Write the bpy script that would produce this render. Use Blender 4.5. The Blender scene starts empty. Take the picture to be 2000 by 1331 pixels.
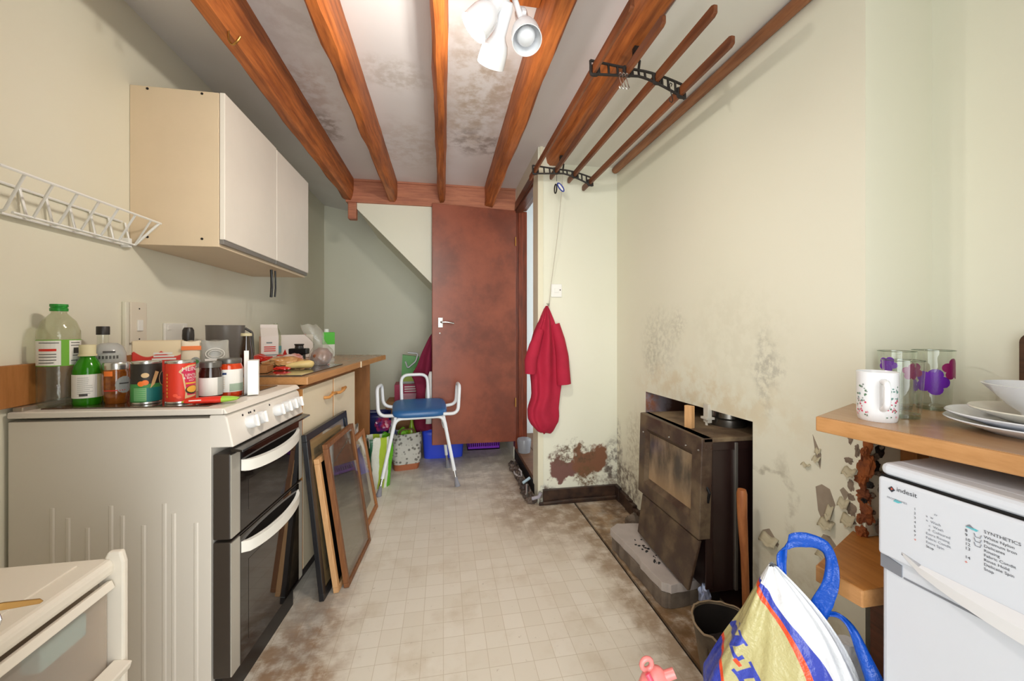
import bpy, bmesh, math, random
from mathutils import Vector, Matrix, noise as mnoise
R = math.radians
random.seed(7)
scene = bpy.context.scene
col = scene.collection
# ------------------------------------------------------------------ camera, world, exposure
cd = bpy.data.cameras.new('camera'); cam = bpy.data.objects.new('camera', cd); col.objects.link(cam)
cam.location = (0, 0, 1.136); cam.rotation_euler = (R(90), 0, R(-10))
cd.sensor_width = 36; cd.lens = 13.68; cd.shift_y = -0.01275; cd.clip_start = 0.02
scene.camera = cam
w = bpy.data.worlds.new('daylight'); scene.world = w; w.use_nodes = True
wb = w.node_tree.nodes['Background']; wb.inputs[0].default_value = (0.93, 0.97, 1.0, 1); wb.inputs[1].default_value = 1.6
al = bpy.data.lights.new('added doorway daylight', 'AREA'); al.shape = 'RECTANGLE'; al.size = 1.15; al.size_y = 1.9; al.energy = 10.5; al.color = (.97, 1, .98); al.spread = R(108)  # unseen area light added in the outer doorway to carry daylight deeper inside
ao = bpy.data.objects.new('added_doorway_daylight', al); col.objects.link(ao); ao.location = (.07, -.42, 1.1); ao.rotation_euler = (R(90), 0, 0)
vs = scene.view_settings; vs.view_transform = 'Standard'; vs.look = 'None'; vs.gamma = 1; vs.exposure = 0.37
vs.use_curve_mapping = False

# ------------------------------------------------------------------ helpers
def lin(c):
    if isinstance(c, str): c = tuple(int(c[i:i+2], 16) for i in (0, 2, 4))
    f = lambda v: v/12.92 if v <= .04045 else ((v+.055)/1.055)**2.4
    return tuple(f(v/255) for v in c) + (1,)
class NT:
    """tiny node helper"""
    def __init__(s, name):
        s.m = bpy.data.materials.new(name); s.m.use_nodes = True; s.t = s.m.node_tree
        s.b = s.t.nodes['Principled BSDF']; s.co = s.n('ShaderNodeTexCoord').outputs['Object']
    def n(s, typ, ins=None, **kw):
        nd = s.t.nodes.new(typ)
        for k, v in kw.items(): setattr(nd, k, v)
        for k, v in (ins or {}).items(): s.set(nd.inputs[k], v)
        return nd
    def set(s, sock, v):
        if isinstance(v, bpy.types.NodeSocket): s.t.links.new(v, sock)
        else: sock.default_value = v
    def noise(s, scale, detail=4, rough=.55, co=None, stretch=None):
        c = co or s.co
        if stretch: c = s.vm('MULTIPLY', c, stretch)
        return s.n('ShaderNodeTexNoise', {'Vector': c, 'Scale': scale, 'Detail': detail, 'Roughness': rough})
    def vm(s, op, a, b=None):
        nd = s.n('ShaderNodeVectorMath', operation=op); s.set(nd.inputs[0], a)
        if b is not None: s.set(nd.inputs[1], b)
        return nd.outputs['Value'] if op in ('LENGTH', 'DOT_PRODUCT') else nd.outputs[0]
    def mth(s, op, a, b=0., clamp=False):
        nd = s.n('ShaderNodeMath', operation=op, use_clamp=clamp); s.set(nd.inputs[0], a); s.set(nd.inputs[1], b)
        return nd.outputs[0]
    def rng(s, v, a, b, c=0., d=1.):
        nd = s.n('ShaderNodeMapRange', {'Value': v, 'From Min': a, 'From Max': b, 'To Min': c, 'To Max': d}, interpolation_type='SMOOTHSTEP')
        return nd.outputs[0]
    def mix(s, f, a, b, mode='MIX'):
        nd = s.n('ShaderNodeMix', data_type='RGBA', blend_type=mode)
        s.set(nd.inputs[0], f); s.set(nd.inputs[6], a); s.set(nd.inputs[7], b); return nd.outputs[2]
    def blob(s, c, r, ns=12, na=.15, soft=.25, dn=None):
        nz = dn or s.noise(ns, 5).outputs['Color']
        d = s.vm('MULTIPLY', s.vm('SUBTRACT', nz, (.5, .5, .5)), (na*2, na*2, na*2))
        v = s.vm('SUBTRACT', s.vm('ADD', s.co, d), c)
        ln = s.vm('LENGTH', s.vm('DIVIDE', v, r))
        return s.rng(ln, 1+soft, 1-soft)
    def bump(s, h, strength=.3, dist=.005):
        s.set(s.b.inputs['Normal'], s.n('ShaderNodeBump', {'Height': h, 'Strength': strength, 'Distance': dist}).outputs[0])
    def sep(s):
        return s.n('ShaderNodeSeparateXYZ', {0: s.co}).outputs
def mat(name, c, rough=.5, metal=0, vary=0, scale=10, bump=0, trans=0, ior=1.45, emit=0, alpha=1, stretch=None, c2=None, coat=0):
    q = NT(name); c = lin(c); b = q.b
    b.inputs['Roughness'].default_value = rough; b.inputs['Metallic'].default_value = metal
    b.inputs['Base Color'].default_value = c
    if vary or bump:
        nz = q.noise(scale, 6, .6, stretch=stretch)
        f = q.rng(nz.outputs['Fac'], .3, .7)
        d = lin(c2) if c2 else tuple(x*(1-vary) for x in c[:3]) + (1,)
        q.set(b.inputs['Base Color'], q.mix(f, c, d))
        if bump: q.bump(nz.outputs['Fac'], bump, .004)
    if trans: b.inputs['Transmission Weight'].default_value = trans; b.inputs['IOR'].default_value = ior
    if emit: b.inputs['Emission Color'].default_value = c; b.inputs['Emission Strength'].default_value = emit
    if alpha < 1: b.inputs['Alpha'].default_value = alpha
    if coat: b.inputs['Coat Weight'].default_value = coat
    return q.m

def thin(name, tint='ffffff', rough=.03, base=.05, bump=0, haze=0):
    """thin clear sheet: see-through with a fresnel reflection, optional milky haze"""
    q = NT(name); t = q.t; out = [n for n in t.nodes if n.type == 'OUTPUT_MATERIAL'][0]
    tr = q.n('ShaderNodeBsdfTransparent', {'Color': lin(tint)}); gl = q.n('ShaderNodeBsdfGlossy', {'Roughness': rough, 'Color': (1,1,1,1)})
    fr = q.n('ShaderNodeLayerWeight', {'Blend': .5}); f = q.mth('ADD', q.mth('MULTIPLY', q.mth('POWER', fr.outputs['Facing'], 4.), .6), base, True)
    if bump:
        bn = q.n('ShaderNodeBump', {'Height': q.noise(30, 4).outputs['Fac'], 'Strength': bump, 'Distance': .01}).outputs[0]
        t.links.new(bn, gl.inputs['Normal']); t.links.new(bn, fr.inputs['Normal'])
    m = q.n('ShaderNodeMixShader', {0: f, 1: tr.outputs[0], 2: gl.outputs[0]})
    if haze:
        df = q.n('ShaderNodeBsdfDiffuse', {'Color': lin(tint)}); m = q.n('ShaderNodeMixShader', {0: haze, 1: m.outputs[0], 2: df.outputs[0]})
    t.links.new(m.outputs[0], out.inputs['Surface']); return q.m
class MB:
    def __init__(s): s.v = []; s.f = []; s.mi = []
    def add(s, vs, fs, mi=0):
        o = len(s.v); s.v += [tuple(v) for v in vs]; s.f += [tuple(i+o for i in f) for f in fs]; s.mi += [mi]*len(fs); return s
    def box(s, a, b, mi=0, M=None):
        x0, y0, z0 = (min(p, q) for p, q in zip(a, b)); x1, y1, z1 = (max(p, q) for p, q in zip(a, b))
        v = [Vector(p) for p in ((x0,y0,z0),(x1,y0,z0),(x1,y1,z0),(x0,y1,z0),(x0,y0,z1),(x1,y0,z1),(x1,y1,z1),(x0,y1,z1))]
        if M: v = [M @ p for p in v]
        return s.add(v, [(0,3,2,1),(4,5,6,7),(0,1,5,4),(1,2,6,5),(2,3,7,6),(3,0,4,7)], mi)
    def prism(s, pts, d, mi=0):
        """closed polygon (3d points) extruded by vector d"""
        n = len(pts); d = Vector(d); a = [Vector(p) for p in pts]
        return s.add(a + [p+d for p in a], [tuple(range(n))[::-1], tuple(range(n, 2*n))] + [(i, (i+1) % n, n+(i+1) % n, n+i) for i in range(n)], mi)
    def tube(s, path, r, n=8, mi=0, closed=False, caps=True):
        P = [Vector(p) for p in path]; k = len(P); rr = r if isinstance(r, (list, tuple)) else [r]*k
        T = []
        for i in range(k):
            a = P[(i-1) % k] if (closed or i > 0) else P[i]; b = P[(i+1) % k] if (closed or i < k-1) else P[i]
            T.append((b-a).normalized())
        u = T[0].orthogonal().normalized(); vs = []
        for i in range(k):
            u = (u - T[i]*u.dot(T[i]))
            u = u.normalized() if u.length > 1e-6 else T[i].orthogonal().normalized()
            w_ = T[i].cross(u)
            vs += [P[i] + (u*math.cos(2*math.pi*j/n) + w_*math.sin(2*math.pi*j/n))*rr[i] for j in range(n)]
        fs = []
        for i in range(k if closed else k-1):
            for j in range(n):
                a, b = i*n+j, i*n+(j+1) % n; c, d = ((i+1) % k)*n+(j+1) % n, ((i+1) % k)*n+j
                fs.append((a, b, c, d))
        if caps and not closed: fs += [tuple(range(n))[::-1], tuple(range((k-1)*n, k*n))]
        return s.add(vs, fs, mi)
    def lathe(s, prof, c=(0,0,0), n=24, mi=0, M=None, squash=(1,1)):
        vs = []; k = len(prof); M = M or Matrix(); c = Vector(c)
        for r, z in prof:
            for j in range(n):
                a = 2*math.pi*j/n
                vs.append(c + (M @ Vector((r*math.cos(a)*squash[0], r*math.sin(a)*squash[1], z))))
        fs = [(i*n+j, i*n+(j+1) % n, (i+1)*n+(j+1) % n, (i+1)*n+j) for i in range(k-1) for j in range(n)]
        if prof[0][0] > 1e-5: fs.append(tuple(range(n))[::-1])
        if prof[-1][0] > 1e-5: fs.append(tuple(range((k-1)*n, k*n)))
        return s.add(vs, fs, mi)
    def shell(s, prof, c=(0,0,0), n=24, mi=0, M=None):
        """open lathe (no caps): profile gives outside then inside"""
        k = len(prof); M = M or Matrix(); c = Vector(c)
        vs = [c + (M @ Vector((r*math.cos(2*math.pi*j/n), r*math.sin(2*math.pi*j/n), z))) for r, z in prof for j in range(n)]
        return s.add(vs, [(i*n+j, i*n+(j+1) % n, (i+1)*n+(j+1) % n, (i+1)*n+j) for i in range(k-1) for j in range(n)], mi)
    def grid(s, fn, nu, nv, mi=0, wrap=False):
        vs = [fn(i/(nu if wrap else nu-1), j/(nv-1)) for j in range(nv) for i in range(nu)]
        fs = []
        for j in range(nv-1):
            for i in range(nu if wrap else nu-1):
                fs.append((j*nu+i, j*nu+(i+1) % nu, (j+1)*nu+(i+1) % nu, (j+1)*nu+i))
        return s.add(vs, fs, mi)
    def build(s, name, mats, parent=None, smooth=None, bevel=0, solid=0, loc=None, seg=2):
        me = bpy.data.meshes.new(name); me.from_pydata(s.v, [], s.f); me.update()
        bm = bmesh.new(); bm.from_mesh(me); bmesh.ops.remove_doubles(bm, verts=bm.verts, dist=1e-6)
        bmesh.ops.recalc_face_normals(bm, faces=bm.faces); ok = len(bm.faces) == len(s.f)
        if ok:
            bm.to_mesh(me)
        bm.free()
        for m in (mats if isinstance(mats, (list, tuple)) else [mats]): me.materials.append(m)
        if len(me.polygons) == len(s.mi):
            for p, i in zip(me.polygons, s.mi): p.material_index = i
        if smooth:
            me.shade_smooth(); me.set_sharp_from_angle(angle=R(smooth if smooth is not True else 45))
        o = bpy.data.objects.new(name, me); col.objects.link(o)
        if parent: o.parent = parent
        if loc: o.location = loc
        if solid:
            m = o.modifiers.new('solid', 'SOLIDIFY'); m.thickness = solid; m.offset = 0
        if bevel:
            m = o.modifiers.new('bevel', 'BEVEL'); m.width = bevel; m.segments = seg; m.limit_method = 'ANGLE'; m.angle_limit = R(40)
        return o
def tag(o, label, cat=None, group=None, kind=None):
    o['label'] = label
    if cat: o['category'] = cat
    if group: o['group'] = group
    if kind: o['kind'] = kind
    return o
def thing(name, label, cat, loc=(0,0,0), rz=0, group=None, kind=None):
    o = bpy.data.objects.new(name, None); o.empty_display_size = .05; col.objects.link(o)
    o.location = loc; o.rotation_euler = (0, 0, rz)
    return tag(o, label, cat, group, kind)
def struct(mb, name, m, label, cat, **kw):
    return tag(mb.build(name, m, **kw), label, cat, kind='structure')
def rotm(axis, deg): return Matrix.Rotation(R(deg), 4, axis)
def along(d):
    """matrix that turns +Z to direction d"""
    return Vector(d).to_track_quat('Z', 'Y').to_matrix().to_4x4()
def arc(p, n=6):
    """rounded path through corner points: list of (x,y,z,radius)"""
    out = []; k = len(p)
    for i, q in enumerate(p):
        c = Vector(q[:3]); r = q[3] if len(q) > 3 else 0
        if r == 0 or i in (0, k-1): out.append(c); continue
        a = Vector(p[i-1][:3])-c; b = Vector(p[i+1][:3])-c
        r = min(r, a.length*.49, b.length*.49); a = c+a.normalized()*r; b = c+b.normalized()*r
        for j in range(n+1):
            t = j/n; out.append(a*(1-t)**2 + c*2*t*(1-t) + b*t*t)
    return out
def text2d(body, size, maxlen=None, align='CENTER', shear=0, space=1):
    """flat text as (verts2d, faces)"""
    cu = bpy.data.curves.new('txt', 'FONT'); cu.body = body; cu.size = size; cu.align_x = align; cu.align_y = 'CENTER'
    cu.resolution_u = 3; cu.shear = shear; cu.space_character = space
    o = bpy.data.objects.new('txt', cu); col.objects.link(o); bpy.context.view_layer.update()
    me = bpy.data.meshes.new_from_object(o.evaluated_get(bpy.context.evaluated_depsgraph_get()))
    bpy.data.objects.remove(o); bpy.data.curves.remove(cu)
    bm = bmesh.new(); bm.from_mesh(me); bpy.data.meshes.remove(me)
    bmesh.ops.triangulate(bm, faces=bm.faces)
    if maxlen:
        for _ in range(4):
            es = [e for e in bm.edges if e.calc_length() > maxlen]
            if not es: break
            bmesh.ops.subdivide_edges(bm, edges=es, cuts=1); bmesh.ops.triangulate(bm, faces=bm.faces)
    bm.verts.index_update()
    v = [(q.co.x, q.co.y) for q in bm.verts]; f = [tuple(q.index for q in p.verts) for p in bm.faces]
    bm.free(); return v, f
def text(mb, body, size, fn, mi=0, maxlen=None, **kw):
    v, f = text2d(body, size, maxlen, **kw); mb.add([fn(x, y) for x, y in v], f, mi); return mb
def strip(mb, x0, x1, y0, y1, fn, mi=0, nx=8, ny=1):
    """a rectangle in label coordinates mapped by fn"""
    return mb.grid(lambda u, v: fn(x0+(x1-x0)*u, y0+(y1-y0)*v), nx+1, ny+1, mi)
def disc(mb, cx, cy, rx, ry, fn, mi=0, n=14):
    V = [fn(cx, cy)]; m = 3
    for k in range(1, m+1): V += [fn(cx+rx*k/m*math.cos(2*math.pi*i/n), cy+ry*k/m*math.sin(2*math.pi*i/n)) for i in range(n)]
    fs = [(0, i+1, (i+1) % n+1) for i in range(n)] + [(1+k*n+i, 1+(k+1)*n+i, 1+(k+1)*n+(i+1) % n, 1+k*n+(i+1) % n) for k in range(m-1) for i in range(n)]
    return mb.add(V, fs, mi)
def copy_tree(o, parent=None):
    c = o.copy(); col.objects.link(c); c.parent = parent
    for ch in list(o.children): copy_tree(ch, c)
    return c

# ------------------------------------------------------------------ materials
def wall_mat(name, base, blobs=(), var='e1e0ca'):
    """painted plaster; blobs: (centre, radii, colour, strength, noise scale, noise amount, soft)"""
    q = NT(name); n1 = q.noise(1.6, 3); n2 = q.noise(9, 5)
    c = q.mix(q.rng(n1.outputs['Fac'], .35, .7, 0, .35), lin(base), lin(var))
    for ce, ra, cl, st, ns, na, so in blobs:
        f = q.blob(ce, ra, ns, na, so); f = q.mth('MULTIPLY', f, st)
        if st < 1: f = q.mth('MULTIPLY', f, q.rng(q.noise(ns*2.2, 6, .65).outputs['Fac'], .38, .62))
        c = q.mix(f, c, lin(cl))
    q.set(q.b.inputs['Base Color'], c); q.b.inputs['Roughness'].default_value = .62
    q.bump(n2.outputs['Fac'], .12, .006); return q.m
PAINT = 'e7e7d6'
M_left = wall_mat('paint left', 'e6e2cf', var='dfd9c2')
M_back = wall_mat('paint back', PAINT)
M_nib = wall_mat('paint nib', PAINT, [
    ((.775,2.43,.205),(.115,.3,.07),'77524a',1,11,.1,.12), ((.95,2.43,.25),(.135,.3,.1),'7d533a',1,10,.11,.12),
    ((.85,2.43,.31),(.12,.3,.065),'5f4a33',.95,18,.09,.25), ((.93,2.43,.15),(.07,.3,.07),'6d5334',.95,22,.06,.3), ((.74,2.43,.29),(.06,.3,.06),'6a4d40',.95,20,.06,.3),
    ((1.11,2.43,.2),(.05,.3,.18),'4c3a34',.9,12,.06,.45), ((1.14,2.43,.1),(.2,.3,.05),'7d6a58',.7,18,.05,.4),
    ((.66,2.43,.02),(.06,.3,.1),'5b463c',.9,20,.05,.3)])
M_right = wall_mat('paint right', 'e6e4d2', [
    ((1.14,1.93,1.06),(.3,.15,.15),'9a9786',.3,18,.06,.6), ((1.14,2.0,.97),(.3,.07,.1),'96937f',.3,22,.05,.6), ((1.14,1.76,1.15),(.3,.06,.07),'9a9784',.3,25,.05,.6),
    ((1.14,1.22,.99),(.3,.05,.13),'8d8b80',.5,14,.07,.6), ((1.14,1.6,.83),(.3,.45,.1),'cfb98f',.5,6,.12,.7), ((1.14,1.38,1.08),(.3,.25,.2),'b9b49a',.15,9,.1,.6),
    ((1.14,2.3,.16),(.3,.16,.12),'5a4636',.85,12,.06,.3), ((1.14,2.42,.3),(.3,.05,.2),'54443c',.7,14,.05,.5), ((1.14,2.2,.38),(.3,.1,.2),'a39a7e',.45,20,.06,.5),
    ((1.14,1.14,.2),(.3,.25,.16),'b0a47f',.35,9,.1,.5), ((1.14,1.13,.55),(.3,.02,.12),'978f76',.35,9,.12,.5), ((1.14,1.25,.62),(.3,.1,.012),'8a8268',.5,9,.05,.5)])
M_ceil = wall_mat('ceiling plaster', 'e6e4e4', [
    ((.2,2.45,2.3),(.2,.16,.4),'6e5a4e',.6,6,.18,.6), ((.17,1.95,2.3),(.16,.4,.4),'b7a48f',.8,5,.2,.6), ((-.22,1.87,2.3),(.13,.11,.4),'a99b8a',.4,9,.1,.6),
    ((-.65,2.05,2.3),(.12,.22,.4),'b0917c',.4,7,.16,.6), ((-.655,2.4,2.3),(.07,.16,.4),'7d6855',.6,9,.12,.5), ((-.56,1.4,2.3),(.14,.4,.4),'b8aca8',.35,5,.2,.6), ((-.2,2.6,2.3),(.2,.3,.4),'bbaa9a',.35,7,.15,.6)], var='d3cecc')
M_ceil_r = wall_mat('ceiling right plaster', 'e2e0d8', var='dad6cc')
def wood(name, a, b, scale=6, stretch=(8, .6, 8), rough=.55, bump=.3):
    q = NT(name); n1 = q.noise(scale, 6, .65, stretch=stretch); n2 = q.noise(2.2, 3)
    c = q.mix(q.rng(n1.outputs['Fac'], .3, .72), lin(a), lin(b))
    c = q.mix(q.rng(n2.outputs['Fac'], .45, .75, 0, .4), c, tuple(x*.55 for x in lin(b)[:3])+(1,))
    q.set(q.b.inputs['Base Color'], c); q.b.inputs['Roughness'].default_value = rough
    q.bump(n1.outputs['Fac'], bump, .004); return q.m
M_beam = wood('beam timber', 'bd6c30', '7f3f17')
M_bback = wood('trimmer timber', 'c58160', 'a3624a', stretch=(.8, 8, 8))
M_lintel = wood('dark lintel timber', '6e3a22', '46230f', rough=.35)
M_jamb = wood('red brown jamb', '8e3f22', '5f2a16', stretch=(9, 9, .7), rough=.35)
M_top = wood('oak laminate edge', 'c08d5a', 'ad7b48', stretch=(10, .8, 10), bump=.02, rough=.4)
M_topface = wood('oak laminate top', 'b08a64', 'a9825b', stretch=(4, .5, 4), bump=.02, rough=.25)
M_panel = wood('brown end panel', 'b0753f', '99622f', stretch=(6, 6, .8), bump=.02)
M_rail = wood('airer rail wood', '8a4f2c', '5e3018', rough=.45)
M_skirt = mat('decayed brown skirting paint', '4a3528', .35, vary=.5, scale=14, bump=.4, c2='2b1f1c')
M_white = mat('white paint', 'f2f2ee', .35)
M_wplast = mat('white plastic', 'f0eee6', .3)
M_cream = mat('cream laminate', 'e0d2b6', .42, vary=.05, scale=3)
M_creamD = mat('cream door laminate', 'f0e9dd', .4, vary=.05, scale=3)
M_black = mat('black', '0d0d0f', .35)
M_iron = mat('black cast iron', '2b2724', .5, metal=.3)
M_chrome = mat('chrome', 'd8d8d8', .18, metal=1)
M_steel = mat('brushed steel', 'b9b6b0', .35, metal=.9)
M_glass = thin('clear glass', 'f8fbf8', .02, .06)
M_brass = mat('brass', 'b98a4a', .3, metal=.9)
M_dark = mat('mottled dark brown', '1c1512', .7, vary=.4, scale=12)
def lino(name, dirt=()):
    q = NT(name)
    br = q.n('ShaderNodeTexBrick', {'Vector': q.co, 'Color1': lin('e6dfd2'), 'Color2': lin('dfd7c8'), 'Mortar': lin('cdc2af'), 'Scale': 1, 'Mortar Size': .0013, 'Mortar Smooth': .3, 'Brick Width': .076, 'Row Height': .076, 'Bias': 0}, offset=0)
    c = br.outputs['Color']
    n = q.noise(5, 6, .6); c = q.mix(q.rng(n.outputs['Fac'], .48, .75, 0, .55), c, lin('c4b49c'))
    n = q.noise(38, 4, .7); c = q.mix(q.rng(n.outputs['Fac'], .63, .78, 0, .6), c, lin('8a775d'))
    n = q.noise(14, 4, .6); c = q.mix(q.rng(n.outputs['Fac'], .7, .8, 0, .7), c, lin('6f5c45'))
    for ce, ra, cl, st, ns, na, so in dirt:
        f = q.mth('MULTIPLY', q.blob(ce, ra, ns, na, so), st)
        f = q.mth('MULTIPLY', f, q.rng(q.noise(ns*1.7, 6, .65).outputs['Fac'], .3, .6, .15, 1))
        c = q.mix(f, c, lin(cl))
    q.set(q.b.inputs['Base Color'], c); q.b.inputs['Roughness'].default_value = .42
    q.bump(q.noise(30, 4).outputs['Fac'], .08, .004); return q.m
M_floor = lino('worn vinyl floor', [
    ((-.5,1.3,0),(.14,.5,1),'8a6238',.85,9,.12,.5), ((.83,1.7,0),(.12,1.2,1),'8a6c48',.75,7,.16,.6), ((.58,2.5,0),(.25,.5,1),'8b6e50',.75,7,.14,.6),
    ((.2,3.2,0),(.6,.6,1),'8d8177',.55,5,.2,.6), ((-.5,1.9,0),(.1,.5,1),'8d8a86',.6,7,.1,.6)])
M_hearthfl = lino('stained vinyl strip', [((1.,1.7,0),(.3,1.,1),'a37f50',.8,8,.15,.6), ((1.08,2.2,0),(.12,.4,1),'5c4127',.8,9,.12,.6), ((.95,1.15,0),(.3,.35,1),'7a5a38',.9,8,.15,.5), ((.87,1.7,0),(.05,.9,1),'6b5133',.8,10,.1,.6)])
# ------------------------------------------------------------------ the setting
XL, XR, YB, ZC, ZR = -1.2, 1.143, 4.25, 2.30, 2.20
struct(MB().box((XL-.1,-.5,-.03),(.831,YB+.1,0)), 'floor', M_floor, 'worn beige vinyl floor with faint square tile print', 'floor')
struct(MB().box((.845,-.5,-.03),(XR,2.44,.001)).box((XR,-.5,-.03),(1.5,.885,.001)), 'floor', M_hearthfl, 'brown stained vinyl floor strip along the fireplace wall', 'floor')
struct(MB().box((.831,-.5,-.04),(.845,2.44,-.012)), 'trim_1', M_dark, 'dark open seam between the two floor coverings', 'seam')
struct(MB().box((XL-.1,-.5,0),(XL,YB,2.5)), 'wall_left', M_left, 'warm cream painted left wall behind the cooker and cupboards', 'wall')
struct(MB().box((XL-.1,YB,0),(.7,YB+.1,2.5)), 'wall_back', M_back, 'pale green cream wall at the far end, left of the brown door', 'wall')
struct(MB().box((XL-.1,-.5,0),(-.53,-.36,2.5)).box((.66,-.5,0),(1.5,-.36,2.5)).box((-.53,-.5,2.08),(.66,-.36,2.5)), 'wall_front', M_back, 'cream wall around the outer doorway behind the viewer', 'wall')
# stair enclosure: sloping soffit dropping to the right
mb = MB(); mb.prism([(-.671,3.235,2.125),(-.671,3.235,2.071),(.6,3.235,.80),(.6,3.235,2.125)], (0,YB-3.235,0))
struct(mb, 'wall_stairs', M_back, 'cream boxed-in staircase with sloping underside beside the brown door', 'wall')
struct(MB().box((-.77,-.5,ZC),(.72,3.3,ZC+.1)).prism([(-.77,-.5,ZC),(XL-.1,-.5,2.405),(XL-.1,-.5,2.5),(-.77,-.5,2.5)], (0,YB+.6,0)).box((-.77,3.3,2.32),(.72,YB+.1,2.5)),
       'ceiling', M_ceil, 'stained off-white plaster ceiling between the timber beams', 'ceiling')
struct(MB().box((.745,-.5,ZR),(1.5,2.44,ZR+.2)), 'ceiling', M_ceil_r, 'lower grey plaster ceiling strip above the clothes airer', 'ceiling')
# nib wall with the architrave strip
struct(MB().box((.6,2.44,0),(1.5,2.54,2.4)), 'wall_nib', M_nib, 'short cream wall with rotten brown patch, between doorway and fireplace wall', 'wall')
struct(MB().box((.596,2.425,.09),(.612,2.56,2.19)).box((.612,2.428,.12),(.632,2.441,2.3)), 'trim_2', mat('cream gloss trim', 'e4e0c8', .35), 'narrow cream door architrave on the edge of the short wall', 'trim')
mb = MB().box((.63,2.418,0),(1.143,2.441,.092)).box((.6,2.405,0),(1.143,2.42,.018))
mb.tube([(.625,2.41,.012),(.8,2.408,.02),(1.0,2.41,.018),(1.14,2.412,.02)], .012, 6)
struct(mb, 'baseboard_nib', M_skirt, 'decayed dark brown skirting board under the rotten wall patch', 'skirting', bevel=.003)
mb = MB()
for i in range(7):
    y = 2.42-i*.05; mb.box((1.12+random.uniform(-.006,.006), y-.055, 0), (1.143, y, .1-.007*i+random.uniform(-.012,.01)))
struct(mb, 'baseboard_right', M_skirt, 'crumbling brown skirting board beside the stove', 'skirting', bevel=.003)
# chimney breast wall with the fireplace opening
oy0, oy1, oz = 1.281, 2.07, .775
mb = MB().box((XR,.885,0),(XR+.11,oy0,2.4)).box((XR,oy1,0),(XR+.11,2.44,2.4)).prism([(XR,oy0,.782),(XR,oy1,.768),(XR,oy1,2.4),(XR,oy0,2.4)], (.11,0,0)).box((XR+.11,.885,0),(1.6,.93,2.4))
wr = struct(mb, 'wall_right', M_right, 'cream chimney breast wall with peeling paint and a square fireplace opening', 'wall')
struct(MB().box((1.372,-.5,0),(1.5,.885,2.4)), 'wall_alcove', M_back, 'pale cream alcove wall behind the plates', 'wall')
M_fbox = wall_mat('firebox', '5a3a2c', [((1.2,2.07,.7),(.09,.1,.07),'9a8f96',1,14,.06,.3), ((1.17,2.07,.6),(.06,.1,.2),'a1623f',.9,10,.05,.4)], var='3a2720')
mb = MB().box((XR+.1,oy0-.06,0),(1.62,oy0,.95)).box((XR+.1,oy1,0),(1.62,oy1+.06,.95)).box((1.6,oy0,0),(1.66,oy1,.95)).box((XR+.05,oy0,.9),(1.62,oy1,.95)).box((XR,oy0,-.03),(1.62,oy1,.006)).box((XR+.003,oy1-.004,0),(XR+.11,oy1,.767))
struct(mb, 'wall_fireplace', M_fbox, 'dark sooty inside of the fireplace opening', 'fireplace')
# peeling paint: patches of bare plaster and curled flakes, parts of the wall
M_bare = mat('bare grey plaster', '9f9180', .8, vary=.2, scale=18)
M_flake = mat('curled paint flake', 'bdb59a', .6)
def patch(pts, m=M_bare, nm='plaster_patch'):
    return MB().prism([(XR-.0008, y, z) for y, z in pts], (.002,0,0)).build(nm, m, wr)
patch([(1.235,.40),(1.205,.42),(1.165,.385),(1.17,.372),(1.205,.378)])
patch([(1.03,.64),(1.01,.655),(.985,.65),(.968,.61),(.985,.55),(1.005,.535),(1.022,.57)])
patch([(1.04,.80),(1.012,.745),(1.015,.70),(1.03,.74)])
patch([(1.02,.475),(1.005,.505),(.985,.508),(.965,.49),(.96,.455),(.985,.45)])
patch([(.955,.66),(.945,.672),(.928,.66),(.94,.635)])
def flake(y0, y1, z0, z1, out, nm='paint_flake'):
    mb = MB(); mb.grid(lambda u, v: (XR-.001-out*math.sin(v*2.1)*(1-.4*abs(u-.5)), y0+(y1-y0)*u+.1*(y1-y0)*v*math.sin(u*5), z0+(z1-z0)*(v if v < .7 else 1.4-v)+.004*math.sin(u*9)), 6, 6)
    return mb.build(nm, M_flake, wr, smooth=60, solid=.0012)
flake(1.235,1.165,.398,.345,.022); flake(1.012,.968,.555,.515,.02); flake(.992,.972,.60,.535,.016); flake(1.02,.955,.452,.425,.018)
flake(1.035,1.012,.735,.71,.012); flake(1.075,1.045,.70,.688,.01); flake(.955,.925,.64,.6,.014); flake(1.03,1.012,.76,.735,.006); flake(.94,.905,.735,.70,.018); flake(.945,.91,.6,.55,.014)
# ragged corner of the breast: bare orange brick under the worktop edge
M_brick = mat('crumbling orange brick', '9a5526', .9, vary=.5, scale=22, bump=.8, c2='6b3a22')
M_mort = mat('loose grey mortar', '8d7d6e', .95, vary=.4, scale=25, bump=.8)
def lump(c, s, seed, sub=2):
    bm = bmesh.new(); bmesh.ops.create_icosphere(bm, subdivisions=sub, radius=1)
    for v in bm.verts:
        k = 1+.45*mnoise.noise(v.co*1.7+Vector((seed*3.1,0,0)))+.3*mnoise.noise(v.co*4.+Vector((0,seed*1.7,0)))
        v.co = Vector((v.co.x*s[0]*k+c[0], v.co.y*s[1]*k+c[1], v.co.z*s[2]*k+c[2]))
    vs = [tuple(v.co) for v in bm.verts]; fs = [tuple(v.index for v in f.verts) for f in bm.faces]; bm.free(); return vs, fs
for i in range(16):
    z = .575+i*.0205+random.uniform(-.008,.008)
    MB().add(*lump((XR+.001+random.uniform(-.004,.006), .891+random.uniform(-.01,.01), z), (random.uniform(.004,.012),random.uniform(.006,.02),random.uniform(.01,.032)), i*7.3, 3)).build('brick', M_brick, wr)
for i in range(22):
    z = .57+i*.015
    MB().add(*lump((XR+random.uniform(.0,.06), .88+random.uniform(-.004,.006), z), (random.uniform(.004,.018),.007,random.uniform(.005,.022)), i*5.7+40, 3)).build('mortar_lump', M_mort if i % 3 else M_dark, wr)
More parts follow.
